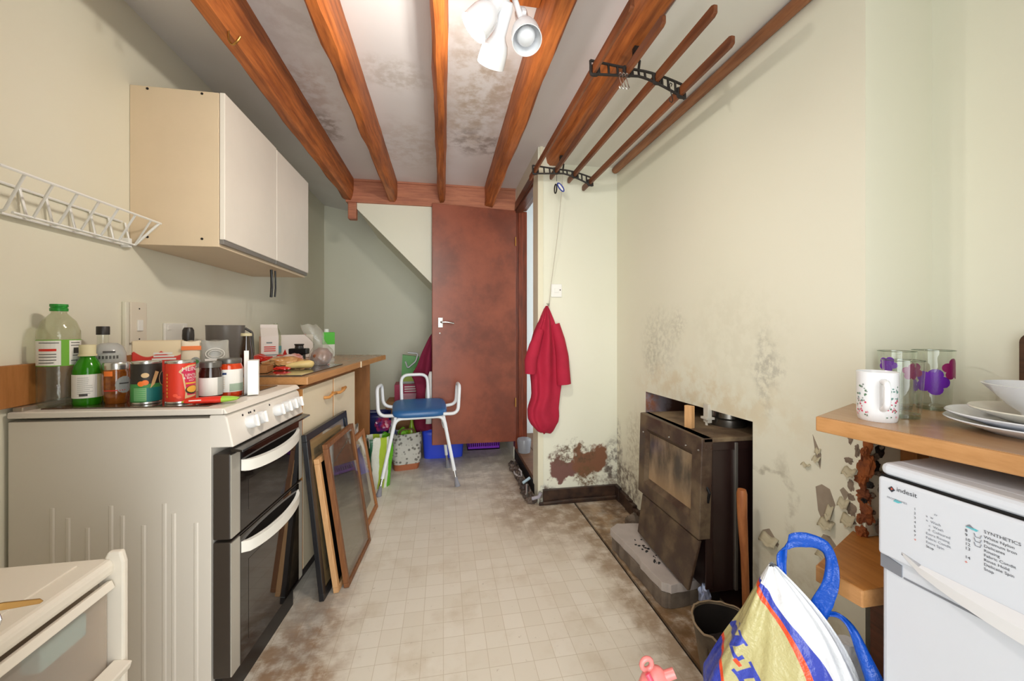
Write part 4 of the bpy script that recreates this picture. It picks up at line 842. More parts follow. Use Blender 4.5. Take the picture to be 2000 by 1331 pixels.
MB().tube(arc([(-.05,-.052,.2),(-.03,-.06,.14,.02),(.04,-.06,.2,.02),(.06,-.05,.27,.02),(-.03,-.05,.28)]), .008, 6).build('ribbon_handle', mat('grey ribbon', 'c9ccd0', .4), t, smooth=60)
# ------------------------------------------------------------------ coats
def cloth(name, label, y0, prof, m, parts=(), seed=1, depth=.05, folds=7):
    """prof: (z, xl, xr, depth) from top to bottom; hangs in front of plane y0"""
    t = thing(name, label, 'coat', (0, y0, 0))
    zs = [p[0] for p in prof]
    def at(v):
        k = v*(len(prof)-1); i = min(len(prof)-2, int(k)); f = k-i
        return [prof[i][j]*(1-f)+prof[i+1][j]*f for j in range(4)]
    def fn(u, v):
        z, xl, xr, dp_ = at(v); a = 2*math.pi*u; ca, sa = math.cos(a), math.sin(a)
        x = (xl+xr)/2+(xr-xl)/2*ca; fo = .5+.5*math.cos((ca*folds*.36+.9*v*math.sin(ca*2+seed)+seed)*math.pi*(1-.3*v)); fo2 = mnoise.noise(Vector((x*14+seed, z*2.2, 0)))
        yy = -dp_*(.5+.5*-sa*1.0)*(.55+.35*fo+.35*fo2) if sa < 0 else -.004
        return (x, yy if sa < 0 else -.004, z+(.05*mnoise.noise(Vector((x*16+seed, 3.3, 0)))+.02*fo)*max(0, v-.55)*2)
    mb = MB(); mb.grid(fn, 72, 44, wrap=True); mb.add([fn(i/72, 0) for i in range(72)], [tuple(range(72))]); mb.add([fn(i/72, 1) for i in range(72)], [tuple(range(72))])
    mb.build('cloth', m, t, smooth=60); return t
M_redc = mat('red wool', 'b21a3a', .85, vary=.15, scale=6); M_mar = mat('maroon wool', '7d1238', .85, vary=.15, scale=6)
t = cloth('red_coat', 'crimson coat hanging from a hook on the short wall', 2.438, [(1.275,.650,.662,.02),(1.24,.628,.676,.05),(1.18,.602,.70,.07),(1.10,.566,.722,.09),(1.0,.540,.745,.1),(.90,.528,.755,.11),(.84,.545,.752,.11),(.78,.552,.745,.1),(.70,.555,.735,.11),(.62,.528,.728,.11),(.56,.53,.732,.1),(.52,.55,.728,.1),(.475,.585,.70,.08),(.445,.615,.675,.06),(.428,.63,.65,.04)], M_redc, seed=2)
MB().tube([(.70,-.03,1.15),(.728,-.045,1.05),(.745,-.05,.95),(.75,-.05,.86),(.757,-.05,.775)], [.028,.036,.042,.045,.046], 16).build('sleeve', M_redc, t, smooth=60)
MB().tube([(.715,-.028,1.16),(.742,-.035,1.06),(.765,-.03,.96),(.765,-.025,.90)], [.02,.026,.028,.012], 14).build('sleeve_fold', M_redc, t, smooth=60)
MB().tube([(.60,-.06,1.12),(.56,-.075,1.02),(.535,-.075,.93),(.535,-.07,.85)], [.024,.036,.04,.036], 16).build('sleeve', M_redc, t, smooth=60)
t = thing('coat_hook', 'small hook on the short wall holding the crimson coat', 'hook', (.66,2.44,1.27)); MB().tube(arc([(0,0,.02),(0,-.03,.015,.01),(0,-.045,.0,.01),(0,-.05,.02)]), .004, 6).build('hook_wire', M_steel, t)
t = cloth('maroon_coat', 'maroon coat hanging behind the free edge of the brown door', 3.33, [(1.16,-.045,-.03,.03),(1.05,-.12,-.02,.05),(.92,-.18,-.01,.07),(.82,-.215,-.01,.08),(.74,-.262,-.01,.09),(.70,-.24,-.01,.09),(.60,-.22,-.0,.09),(.45,-.235,.0,.09),(.35,-.24,.0,.09),(.30,-.235,.0,.08),(.275,-.22,.0,.06)], M_mar, seed=5)
small('white_carrier', 'white plastic bag hanging beside the maroon coat', 'bag', MB().grid(lambda u, v: (-.128+.035*math.cos(2*math.pi*u)*math.sin(min(1,v*1.2+.08)*2.6)**.7-.02*v+.03, 3.205+.02*math.sin(2*math.pi*u)*math.sin(min(1,v*1.2+.08)*2.6), .78-.42*v), 24, 18, wrap=True), mat('thin white plastic', 'dcdcd8', .4, bump=.4, scale=9), smooth=60, solid=.002)
# ------------------------------------------------------------------ stove in the fireplace
q = NT('brown stove enamel'); n1 = q.noise(7, 6, .65)
q.set(q.b.inputs['Base Color'], q.mix(q.rng(n1.outputs['Fac'], .4, .7), lin('3d2b22'), lin('6b5a44'))); q.b.inputs['Roughness'].default_value = .32; q.set(q.b.inputs['Roughness'], q.rng(n1.outputs['Fac'], .3, .7, .25, .6)); M_stove = q.m
M_stop = mat('dusty stove top', '7d6a50', .75, vary=.5, scale=9, c2='4a3626')
M_sside = mat('dark stove side', '2a1a18', .28)
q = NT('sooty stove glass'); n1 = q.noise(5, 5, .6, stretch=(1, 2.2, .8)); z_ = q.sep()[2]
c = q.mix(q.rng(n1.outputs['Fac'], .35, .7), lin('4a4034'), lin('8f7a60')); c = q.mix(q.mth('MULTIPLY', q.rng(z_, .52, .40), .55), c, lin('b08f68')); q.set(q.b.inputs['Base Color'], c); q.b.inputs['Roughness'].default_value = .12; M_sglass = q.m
t = thing('stove', 'brown enamel solid fuel stove with sooty glass door in the fireplace', 'stove', (0,0,0))
Y0, Y1, XF = 1.345, 1.82, .965
MB().box((1.015,Y0+.012,.10),(1.42,Y1-.01,.69)).build('firebox_body', M_sside, t, bevel=.006)
MB().prism([(.985,Y0,.69),(1.0,Y1,.69),(1.42,Y1,.69),(1.42,Y0,.69)], (0,0,.018)).build('top_plate', M_stop, t, bevel=.004)
# door with frame, glass inset, leaning very slightly back
zb, zt = .318, .708
def fp(y, z, o=0): return (XF+.012*(z-zb)/(zt-zb)-o, y, z)
df = MB()
iy0, iy1, iz0, iz1 = Y0+.075, Y1-.075, zb+.085, zt-.085
O = [(Y0,zb),(Y1,zb),(Y1,zt),(Y0,zt)]; I1 = [(iy0-.02,iz0-.025),(iy1+.02,iz0-.025),(iy1+.02,iz1+.02),(iy0-.02,iz1+.02)]; I2 = [(iy0,iz0),(iy1,iz0),(iy1,iz1),(iy0,iz1)]
V = [fp(*p) for p in O]+[fp(*p) for p in I1]+[fp(*p, o=-.016) for p in I2]+[fp(*p, o=-.05) for p in O]
df.add(V, [(i,(i+1) % 4,4+(i+1) % 4,4+i) for i in range(4)]+[(4+i,4+(i+1) % 4,8+(i+1) % 4,8+i) for i in range(4)]+[(i,(i+1) % 4,12+(i+1) % 4,12+i) for i in range(4)]+[(12,13,14,15)])
door = df.build('stove_door', M_stove, t, bevel=.004)
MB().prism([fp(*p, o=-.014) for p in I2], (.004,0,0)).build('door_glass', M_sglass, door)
for y, z in ((1.56,.655),(1.44,.655),(1.78,.62),(1.36,.66)): MB().lathe([(0,0),(.004,0),(.003,.004),(0,.005)], fp(y,z,.001), 8, M=along((-1,0,0))).build('clip_screw', M_steel, door)
# lower ash cover leaning
MB().prism([(.972,Y0+.01,.31),(.972,Y1-.03,.312),(.945,Y1-.03,.125),(.93,Y0+.02,.115)], (.014,0,0)).build('ash_cover', M_stove, t, bevel=.004)
MB().box((1.0,Y0+.006,.12),(1.03,Y0+.014,.66)).build('side_edge_trim', M_sside, t, bevel=.002)
MB().box((1.125,Y0+.002,.105),(1.137,Y0+.013,.685)).build('steel_strip', M_steel, t, bevel=.001)
MB().box((1.02,Y0+.006,.655),(1.42,Y0+.013,.69)).build('side_lip', M_sside, t, bevel=.003)
MB().tube([(1.0,Y0+.004,.52),(1.006,Y0-.006,.50),(1.004,Y0+.002,.46)], .006, 6).build('latch', M_black, t)
MB().lathe([(.075,0),(.075,.03),(.065,.035),(.06,.12),(0,.12)], (1.24,1.53,.708), 24).build('flue_collar', mat('flue steel', '6a6660', .25, metal=.9), t, smooth=40)
MB().lathe([(.055,.1),(.055,.24),(0,.24)], (1.24,1.53,.708), 20).build('flue_pipe', M_dark, t, smooth=40)
for y in (Y0+.04, Y1-.04):
    for x in (1.05, 1.36): MB().box((x-.02,y-.02,.006),(x+.02,y+.02,.10)).build('foot', M_black, t)
small('wood_offcut', 'small orange wood offcut standing on top of the stove', 'wood', MB().box((-.011,-.017,0),(.011,.017,.094), M=Matrix.Translation((1.035,1.505,.708)) @ rotm('Z', 20) @ rotm('Y', 0)), M_lw, bevel=.001)
small('pipe_clamp', 'pale metal pipe clamp on the stove beside the flue', 'clamp', MB().box((1.13,1.515,.72),(1.15,1.545,.80)).box((1.12,1.51,.735),(1.16,1.55,.745)).tube([(1.135,1.53,.708),(1.135,1.53,.74)], .006, 6), mat('pale metal', 'c9c3b6', .5), bevel=.001)
# hearth slabs
M_slab = mat('grey hearth stone', 'bdb3ac', .8, vary=.18, scale=8, bump=.3); M_slab2 = mat('dirty under slab', '7b6d5f', .9, vary=.4, scale=12, bump=.5)
def rough(pts, z, amp, n=6):
    out = []
    for i, a in enumerate(pts):
        b = pts[(i+1) % len(pts)]
        for k in range(n): out.append((a[0]+(b[0]-a[0])*k/n+random.uniform(-amp,amp), a[1]+(b[1]-a[1])*k/n+random.uniform(-amp,amp), z))
    return out
hs = thing('hearth_slab', 'broken grey stone hearth slab on the floor before the stove', 'hearth slab', (0,0,0))
MB().prism(rough([(.845,1.885),(.868,1.62),(.86,1.60),(.872,1.45),(.90,1.425),(1.06,1.44),(1.07,1.90),(.9,1.925)], .066, .0025), (0,0,.036)).build('top_slab', M_slab, hs, bevel=.003)
MB().prism(rough([(.85,1.87),(.862,1.65),(.868,1.455),(.90,1.43),(1.09,1.44),(1.09,1.88)], .002, .004), (0,0,.062)).build('under_slab', M_slab2, hs, bevel=.002)
mb = MB()
for i in range(22): mb.add(*lump((.90+.05*random.random(), 1.56+.2*random.random(), .1035), (random.uniform(.002,.008),random.uniform(.002,.008),.0025), i+5, 1))
tag(mb.build('soot_crumbs', M_black), 'black soot crumbs scattered on the hearth slab', 'soot', kind='stuff')
small('loose_stone', 'loose grey stone by the skirting left of the stove', 'stone', MB().add(*lump((1.04,2.0,.05), (.045,.06,.05), 31, 3)), M_slab2, smooth=40)
small('paint_chip', 'white plaster chip on the floor near the bucket', 'debris', MB().add(*lump((.95,1.315,.01), (.012,.008,.008), 33, 2)), M_white)
small('rag', 'crumpled pale blue foil scrap beside the stove base', 'debris', MB().add(*lump((1.01,1.37,.09), (.022,.02,.04), 35, 3)), mat('foil blue', 'a9b6d8', .3, metal=.4), smooth=25)
# iron bits and ash near the stove
M_rust = mat('rusty iron', '5a3d2a', .7, vary=.4, scale=18, bump=.4, c2='2f2420')
t = thing('ash_heap', 'heap of ash and rubble on the hearth right of the stove', 'ash', (0,0,0)); t['kind'] = 'stuff'
mb = MB()
for i in range(26): mb.add(*lump((1.03+.13*random.random(), 1.13+.2*random.random(), .012), (random.uniform(.008,.03),random.uniform(.008,.03),random.uniform(.006,.02)), i+100, 1))
mb.build('rubble', mat('brown ash', '6b4d36', .95, vary=.5, scale=15), t)
small('iron_ring', 'thin iron ring lying on the rubble beside the stove', 'ring', MB().tube([(1.04+.04*math.cos(k*.349), 1.30+.03*math.sin(k*.349), .06+.008*math.sin(k*.349)) for k in range(18)], .004, 6, closed=True), M_steel, smooth=60)
small('iron_tongs', 'rusty iron fire tongs on the rubble in front of the poker', 'tongs', MB().tube([(1.0,1.22,.045),(1.05,1.2,.05),(1.09,1.24,.055),(1.12,1.26,.05)], .008, 6).tube([(1.0,1.25,.04),(1.06,1.22,.045),(1.12,1.22,.05)], .007, 6), M_rust, smooth=60)
t = thing('axe', 'tool with orange wooden handle standing in the fireplace corner', 'tool', (1.10,1.262,0))
MB().tube([(-.028,-.01,.545),(-.028,-.01,.53),(-.025,-.008,.45),(-.012,-.004,.3),(-.004,0,.18),(0,0,.06)], [.014,.0175,.0165,.013,.0125,.0125], 12).build('handle', wood('worn orange handle', 'b5713f', '8f5128', stretch=(6,6,.7), bump=.05), t, smooth=60)
MB().prism([(-.05,-.012,.03),(.03,-.012,.02),(.03,-.012,.07),(-.05,-.012,.09)], (0,.024,0)).build('head', M_rust, t, bevel=.004)
# bucket
t = thing('ash_bucket', 'dented brown metal ash bucket with ragged rim on the floor', 'bucket', (.90,1.12,0))
def bk(u, v):
    a = 2*math.pi*u; r = (.07+.03*v)*(1+.05*mnoise.noise(Vector((math.cos(a)*1.5, math.sin(a)*1.5, v*2)))); z = v*.178
    if v > .98: z += .012*mnoise.noise(Vector((math.cos(a)*7, math.sin(a)*7, 3)))
    return (r*math.cos(a), r*math.sin(a), z)
M_buck = mat('dirty bucket metal', '6e5f4a', .6, vary=.35, scale=9, c2='423528')
mb = MB(); mb.grid(bk, 48, 14, wrap=True); mb.add([bk(i/48, 0) for i in range(48)], [tuple(range(48))]); mb.build('shell', M_buck, t, smooth=60, solid=.003)
MB().tube([Vector(bk(i/48, 1)) for i in range(48)], .0035, 6, closed=True).build('rim', mat('worn rim', '8d7a62', .5), t, smooth=60)
MB().lathe([(0,.11),(.03,.125),(.055,.10),(.07,.09),(.07,.08),(0,.08)], n=24).build('ash', mat('black ash', '2c2220', .95, vary=.4, scale=25, bump=.6), t, smooth=40)
mb = MB(); mb.grid(lambda u, v: tuple(Vector((bk(u, .2+.78*v)[0]*.965, bk(u, .2+.78*v)[1]*.965, bk(u, .2+.77*v)[2]))), 48, 8, wrap=True); mb.build('dark_lining', M_dark, t, smooth=60)  # extra dark shell that makes the bucket interior darker
MB().tube([bk(.55,.75), tuple(Vector(bk(.55,.5))*1.06), bk(.54,.2)], .004, 6).build('seam', M_buck, t)
# debris along the doorway step
M_debr = mat('dirty dark rubbish', '3a302c', .5, vary=.5, scale=16, c2='6a5a50')
mb = MB()
for i in range(34):
    y = 2.45+i*.0215; mb.add(*lump((.572-.03*random.random(), y, .018), (random.uniform(.008,.03),random.uniform(.012,.035),random.uniform(.012,.035)), i+200, 3))
tag(mb.build('rubbish_heap', M_debr, smooth=30), 'heap of dark dirty scraps along the foot of the doorway step', 'rubbish', kind='stuff')
small('white_cable', 'loop of white cable lying along the doorway step', 'cable', MB().tube([(.545,2.98,.02),(.53,2.90,.03),(.545,2.82,.035),(.56,2.78,.05),(.575,2.86,.055),(.57,2.92,.05)], .007, 8), mat('dirty white cable', 'c9c4c4', .4), smooth=60)
small('pipe_offcut', 'short pale blue pipe offcut lying among the scraps', 'pipe', MB().tube([(.545,2.66,.05),(.60,2.68,.075)], .01, 10), mat('pale blue pipe', 'b4cbd8', .3), smooth=60)
small('pipe_offcut', 'long grey pipe offcut lying below the pale blue one', 'pipe', MB().tube([(.535,2.49,.045),(.56,2.60,.06)], .008, 8), M_steel, smooth=60)
small('pipe_offcut', 'grey pipe bend at the corner of the short wall', 'pipe', MB().tube([(.56,2.43,.04),(.60,2.415,.055),(.61,2.41,.08)], .012, 8), mat('grey pvc', 'a7a3ae', .4), smooth=60)
small('clear_container', 'clear plastic container on the step under the door jamb', 'container', MB().lathe([(0,0),(.05,0),(.06,.1),(.055,.11),(0,.11)], (.655,3.14,.11), 20), mat('cloudy container', 'a9adb5', .2, trans=.3), smooth=50)
# ------------------------------------------------------------------ clothes airer
t = thing('clothes_airer', 'ceiling clothes airer with four wooden rails and black iron brackets', 'airer', (0,0,0))
rails = [(.545,2.086,1.06,2.425),(.677,2.098,1.11,2.415),(.795,2.082,1.03,2.415),(.895,2.04,1.08,2.418)]
for x, z, y0, y1 in rails:
    MB().prism([(x-.007,y0,z-.012),(x-.007,y0+.012,z-.018),(x-.007,y1-.012,z-.018),(x-.007,y1,z-.01),(x-.007,y1,z+.012),(x-.007,y1-.01,z+.018),(x-.007,y0+.012,z+.018),(x-.007,y0,z+.012)], (.014,0,0)).build('rail', M_rail, t, bevel=.003)
for yb in (1.354, 2.29):
    b_ = MB(); pts = [(r_[0], r_[1]) for r_ in rails]; x0, x1 = .53, .91
    def zc(x):
        k = (x-.72)/.19; base = 2.093 if x < .72 else 2.093-.052*((x-.72)/.19)**1.5; return base
    up = lambda x: zc(x)+.022*(.35+.65*abs((x-.72)/.19)**1.2)-.0
    dn = lambda x: zc(x)-.024*(.45+.55*abs((x-.72)/.19))-.004
    xs = [x0+(x1-x0)*i/20 for i in range(21)]
    b_.tube([(x,yb,up(x)) for x in xs], .005, 6); b_.tube([(x,yb,dn(x)) for x in xs], .005, 6)
    for x in (.53,.562,.60,.635,.66,.695,.72,.745,.778,.815,.84,.87,.91): b_.tube([(x,yb,up(x)),(x+.003,yb,dn(x))], .0045, 6)
    for r_ in rails: b_.tube(arc([(r_[0]-.013,yb,r_[1]+.012),(r_[0]-.013,yb,r_[1]-.024,.01),(r_[0]+.013,yb,r_[1]-.024,.01),(r_[0]+.013,yb,r_[1]+.012)]), .0055, 6)
    b_.tube([(.72,yb,2.10),(.725,yb,2.135),(.715,yb,2.15)], .005, 6)
    b_.build('bracket', M_iron, t, smooth=50)
    small('pulley', 'small black pulley on the ceiling beam above the %s airer bracket' % ('near' if yb < 2 else 'far'), 'pulley', MB().box((.70,yb-.01,2.165),(.73,yb+.01,2.187)).lathe([(.017,-.007),(.013,0),(.017,.007),(0,.007)], (.715,yb,2.158), 14, M=along((0,1,0))), M_iron)
M_cord = mat('grey cord', 'b9b2a2', .8)
small('airer_cord', 'thin pale cord running from the far pulley down to the crimson coat', 'cord', MB().tube([(.722,2.29,2.15),(.718,2.30,2.0),(.70,2.34,1.7),(.675,2.40,1.4),(.668,2.418,1.27)], .0018, 5), M_cord)
small('airer_cord', 'short pale cord between the near pulley and the near bracket', 'cord', MB().tube([(.715,1.354,2.15),(.713,1.354,2.12)], .002, 5), M_cord)
def shook(x, y, z, s=1, label='', m=M_steel):
    small('s_hook', label, 'hook', MB().tube([(x,y,z),(x+.004,y,z+.008*s),(x-.003,y,z+.012*s),(x-.007,y,z+.004*s),(x-.004,y,z-.01*s),(x+.002,y,z-.03*s),(x+.007,y,z-.045*s),(x+.003,y,z-.055*s),(x-.005,y,z-.052*s),(x-.006,y,z-.042*s)], .0018, 6), m, smooth=60)
shook(.845, 1.34, 2.045, 1.1, 'black S-hook hanging from the near bracket of the airer', M_iron)
for i, nm in enumerate(('leftmost','middle','rightmost')): shook(.64+i*.013, 1.335, 2.06, .9, nm+' of three silver S-hooks on the near airer bracket', M_chrome)
t = thing('key_tags', 'blue plastic key tag hanging from the far airer bracket', 'key tag', (.69,2.28,2.04))
MB().tube([(-.012,0,.03),(-.012,0,-.015)], .0015, 5).build('hook_wire', M_iron, t)
def oval(c, a, b, rot, nm, m, r=.004):
    M = rotm('Y', rot); P = [Vector(c)+M @ Vector((a*math.cos(k*.349), 0, b*math.sin(k*.349))) for k in range(18)]
    return MB().tube(P, r, 6, closed=True).build(nm, m, t, smooth=60)
oval((.012,-.004,-.052), .011, .03, -38, 'blue_tag', mat('blue tag', '2a3fa0', .4)); MB().box((-.006,-.001,-.022),(.006,.001,.022), M=Matrix.Translation((.012,-.004,-.052)) @ rotm('Y',-38)).build('paper_insert', M_white, t)
t = thing('key_tags', 'black oval key ring hanging beside the blue key tag', 'key tag', (.69,2.28,2.04)); oval((-.018,.004,-.06), .007, .028, 4, 'black_ring', M_black)
# ------------------------------------------------------------------ ceiling spotlights
M_lamp = mat('white lamp enamel', 'f3f4f6', .25); M_lin = mat('lamp inner', 'e4e6ea', .3); M_bulb = mat('lit bulb', 'fff1dc', .3, emit=40); M_off = mat('frosted bulb', 'e6e8ec', .15)
t = thing('spotlight_cluster', 'white three-headed spotlight cluster on the ceiling between two beams', 'lamp', (.17,1.10,ZC))
MB().box((-.205,-.25,-.035),(.163,.24,-.001)).build('mounting_board', M_beam, t, bevel=.003)
MB().lathe([(.06,-.036),(.06,-.055),(.05,-.065),(.018,-.068),(.016,-.10),(0,-.10)], n=24).build('base', M_lamp, t, smooth=40)
def spot(ball, d, lit, bracket=False):
    ball, d = Vector(ball), Vector(d).normalized(); M = along(d)
    MB().tube([(0,0,-.095), ball*.55+Vector((0,0,-.06)), ball], .009, 8).build('arm', M_lamp, t, smooth=60)
    prof = [(.0,-.09),(.014,-.088),(.019,-.075),(.020,-.01),(.024,.0),(.034,.012),(.0395,.03),(.0415,.055),(.042,.072),(.040,.072),(.038,.05),(.032,.02),(.018,.01),(.0,.008)]
    h = MB().shell(prof, ball, 28, M=M).build('head', M_lamp, t, smooth=50)
    MB().lathe([(.01,.008),(.012,.02),(.024,.038),(.0265,.052),(.02,.064),(0,.07)], ball, 20, M=M).build('bulb', M_bulb if lit else M_off, h, smooth=60)
    if bracket: MB().box((-.006,-.026,-.05),(.006,.026,-.03), M=Matrix.Translation(ball) @ M).box((-.012,-.034,-.055),(.012,-.022,-.02), M=Matrix.Translation(ball) @ M).build('switch_clip', M_lamp, h, bevel=.002)
    return t.location+ball+d*.079
def bulb_light(p, e):
    ld = bpy.data.lights.new('spot bulb', 'POINT'); ld.energy = e; ld.color = (1, .93, .84); ld.shadow_soft_size = .03
    lo = bpy.data.objects.new('spot_bulb_light', ld); col.objects.link(lo); lo.location = p
bulb_light(spot((-.04,-.03,-.283), (-.66,.1,-.75), True), 13)
bulb_light(spot((-.012,.03,-.315), (-.22,.75,-.65), True), 10)
spot((.058,-.005,-.30), (.02,-.36,-.68), False, True)
# ------------------------------------------------------------------ right side: worktop, shelf, washing machine
def ledge(name, label, cat, z, th, m_e, m_t):
    t = thing(name, label, cat, (0,0,0))
    P = [(.889,.802),(1.142,.920),(1.142,.884),(1.371,.884)] + ([(1.371,-.15),(1.06,-.15),(.955,.491)] if z > .8 else [(1.371,.705),(.903,.705)])
    MB().prism([(x,y,z-th) for x, y in P], (0,0,th-.0008)).build('board', m_e, t, bevel=.003)
    Q = [(.893,.800),(1.1415,.917),(1.1415,.8835),(1.3705,.8835)] + ([(1.3705,-.149),(1.064,-.149),(.959,.491)] if z > .8 else [(1.3705,.706),(.906,.706)])
    MB().prism([(x,y,z-.001) for x, y in Q], (0,0,.0012)).build('top_laminate', m_t, t); return t
ledge('worktop', 'oak laminate worktop on the right carrying glasses and plates', 'worktop', .921, .036, M_top, M_topface)
M_shelf = wood('orange shelf laminate', 'b5793a', '9c6228', stretch=(10,.8,10), bump=.02, rough=.4)
ledge('shelf', 'lower oak shelf under the right worktop, beside the washing machine', 'shelf', .56, .04, M_top, M_shelf)
small('support_batten', 'brown wooden batten propping the right worktop in the alcove', 'batten', MB().box((1.26,.845,.56),(1.30,.884,.885)), M_panel)
small('support_post', 'dark wooden post under the lower shelf', 'post', MB().box((1.10,.80,0),(1.135,.84,.52)), M_lintel)
M_wm = mat('washing machine white', 'd3d7df', .28); M_wm2 = mat('washer handle white', 'e0e0e2', .25); M_ink = mat('dark print', '3a3c44', .5); M_teal = mat('teal print', '5fb9c4', .5); M_inkr = mat('red print', 'd9604a', .5); M_gd = mat('grey drawer recess', '7d8088', .4)
t = thing('washing_machine', 'white front-loading washing machine under the right worktop', 'washing machine', (.894,.666,0), R(3.5))
# local: y from 0 (far end) to -.595, x from 0 (front) to +.47
Wm = .595
MB().box((.006,-Wm,.03),(.43,0,.815)).build('body', M_wm, t, bevel=.01, seg=3)
MB().box((.03,-Wm,.825),(.43,-.0,.857)).build('lid', M_wm, t, bevel=.012, seg=3)
MB().box((.0,-Wm,.8315),(.05,-.0,.857)).build('lid_front', M_wm, t, bevel=.012, seg=3)
cp = MB().prism([(-.004,0,.668),(-.004,0,.828),(.03,0,.83),(.03,0,.668)], (0,-Wm,0)).build('control_panel', M_wm, t, bevel=.006, seg=3)
MB().box((.0015,-Wm+.002,.8275),(.02,-.002,.8325)).build('panel_gap', M_black, t)
MB().prism([(.003,-.001,.668),(.003,-.001,.640),(.003,-.037,.637),(.003,-.037,.66)], (.004,0,0)).build('drawer_recess', M_gd, t)
hf = []
k = 16
for i in range(k+1):
    u = i/k; y = -.0417-.5*u; s_ = math.sin(math.pi*u)**.6; zt_ = .686-.004*s_; zb_ = .686-.05*s_; hf += [(-.0045,y,zt_),(-.004-.02*s_,y,(zt_+zb_)/2+.006),(-.004-.014*s_,y,zb_),(.002,y,zb_+.004)]
MB().add(hf, [(i*4+j,i*4+(j+1) % 4,(i+1)*4+(j+1) % 4,(i+1)*4+j) for i in range(k) for j in range(4)]).build('panel_handle', M_wm2, t, smooth=50)
MB().box((.004,-.04,.636),(.0065,-.57,.639)).build('seam', M_gd, t)
MB().tube([(.002,-.30+.19*math.cos(a*.1571),.335+.19*math.sin(a*.1571)) for a in range(40)], .011, 8, closed=True).build('door_ring', mat('dark door ring', '4a4d55', .4), t, smooth=60)
MB().lathe([(.185,0),(.18,.012),(.15,.02),(.12,.018),(0,.018)], (.006,-.30,.335), 40, M=along((-1,0,0))).build('porthole_door', M_wm2, t, smooth=40)
PX = -.0048
g = lambda y, z: (lambda a, b: (PX, y-a, z+b))
lg = MB(); lg.add([(PX,-.0192,.8092),(PX,-.0254,.8155),(PX,-.0315,.8092),(PX,-.0254,.803)], [(0,1,2,3)], 0); lg.add([(PX-.0003,-.0245,.8125),(PX-.0003,-.0285,.8105),(PX-.0003,-.0245,.8075)], [(0,1,2)], 1)
text(lg, 'indesit', .0125, g(-.0335,.8125), 0, align='LEFT'); lg.build('maker_logo', [M_ink, M_inkr], cp)
M_worn = mat('worn print', '7c808b', .5)
lg = MB(); text(lg, 'PROGRAMMES', .0052, g(-.0174,.7905), 0, align='LEFT'); lg.add([(PX+.0001,-.028,.7865),(PX+.0001,-.036,.7855),(PX+.0001,-.043,.789),(PX+.0001,-.032,.7925)], [(0,1,2,3)], 1); lg.build('panel_print', [M_worn, M_teal], cp)
lg = MB()
for i, s_ in enumerate('1234567'): text(lg, s_, .0062, g(-.0618,.7866-i*.0085), 0, align='LEFT')
text(lg, '+', .008, g(-.0613,.7274), 1, align='LEFT'); lg.build('panel_print', [M_ink, M_inkr], cp)
lg = MB()
for i, (dy, s_) in enumerate(((.012,'rr'),(.0,'a  w'),(.0,'n  Wash'),(.004,'c  Wash'),(.003,'d  Coloured'),(0,'Extra Rinsing'),(0,'Fabric Condit'),(0,'Extra Spin'),(0,'Stop'))): text(lg, s_, .0064, g(-.080-dy,.7895-i*.0081), 1 if i == 8 else 0, align='LEFT')
lg.build('panel_print', [M_worn, M_ink], cp)
lg = MB()
for i, s_ in enumerate(('8','9','10','12','13','','14')):
    if s_: text(lg, s_, .0072, g(-.1337,.7817-i*.0077), 0, align='LEFT')
text(lg, '+', .008, g(-.133,.7265), 1, align='LEFT'); lg.build('panel_print', [M_ink, M_inkr], cp)
lg = MB(); lg.add([(PX,-.1345,.7895),(PX,-.140,.7945),(PX,-.1455,.7895)], [(0,1,2)], 0); lg.add([(PX+.0001,-.134,.788),(PX+.0001,-.148,.786),(PX+.0001,-.151,.789),(PX+.0001,-.14,.7915)], [(0,1,2,3)], 1); lg.build('panel_print', [M_worn, M_teal], cp)
lg = MB()
for i in range(3): lg.tube([(PX,-.1455,.7825-i*.0077),(PX,-.147,.777-i*.0077),(PX,-.153,.777-i*.0077),(PX,-.1545,.7825-i*.0077)], .0005, 4, 0)
lg.build('panel_print', M_worn, cp)
lg = MB(); text(lg, 'SYNTHETICS', .0074, g(-.1571,.791), 0, align='LEFT')
for i, s_ in enumerate(('White Nylon','Minimum Iron','Delicates','Rinsing','Fabric Condit','Rinse Hold','Delicate Spin','Stop')): text(lg, s_, .0066, g(-.1571,.7822-i*.0077), 0, align='LEFT')
lg.build('panel_print', M_ink, cp)
# ------------------------------------------------------------------ mug, glasses, plates, board
TZ = .9213
x, y = .994, .744; t = thing('mug', 'white mug printed with small pink flowers, at the worktop corner', 'mug', (x,y,TZ))
M_mug = mat('white china', 'f0f2f6', .15); r = .037
MB().shell([(0,0),(.033,0),(.035,.004),(r,.02),(r,.108),(.038,.112),(.0365,.113),(.034,.108),(.034,.01),(0,.006)], n=36).build('body', M_mug, t, smooth=50)
n, rt = facing(x, y, 0); n = Vector((-.62,-.78,0)).normalized()
hp_ = [n*.034+Vector((0,0,.092)), (*(n*.064+Vector((0,0,.094))), .02), (*(n*.062+Vector((0,0,.04))), .025), n*.034+Vector((0,0,.03))]
MB().tube(arc([tuple(p) for p in hp_]), .0065, 10).build('handle', M_mug, t, smooth=60)
pr = MB(); f = cmap(r, x, y, off=.0007)
for sgn in (-1, 1):
    for i in range(26):
        a = sgn*random.uniform(.016,.042); b = random.uniform(.012,.05); disc(pr, a, b, random.uniform(.0012,.0026), random.uniform(.0012,.0026), f, random.choice((0,0,1,2)), 7)
    for i in range(16):
        a = sgn*random.uniform(.018,.042); b = random.uniform(.045,.085); disc(pr, a, b, random.uniform(.0012,.004), random.uniform(.001,.003), f, random.choice((1,3,4)), 6)
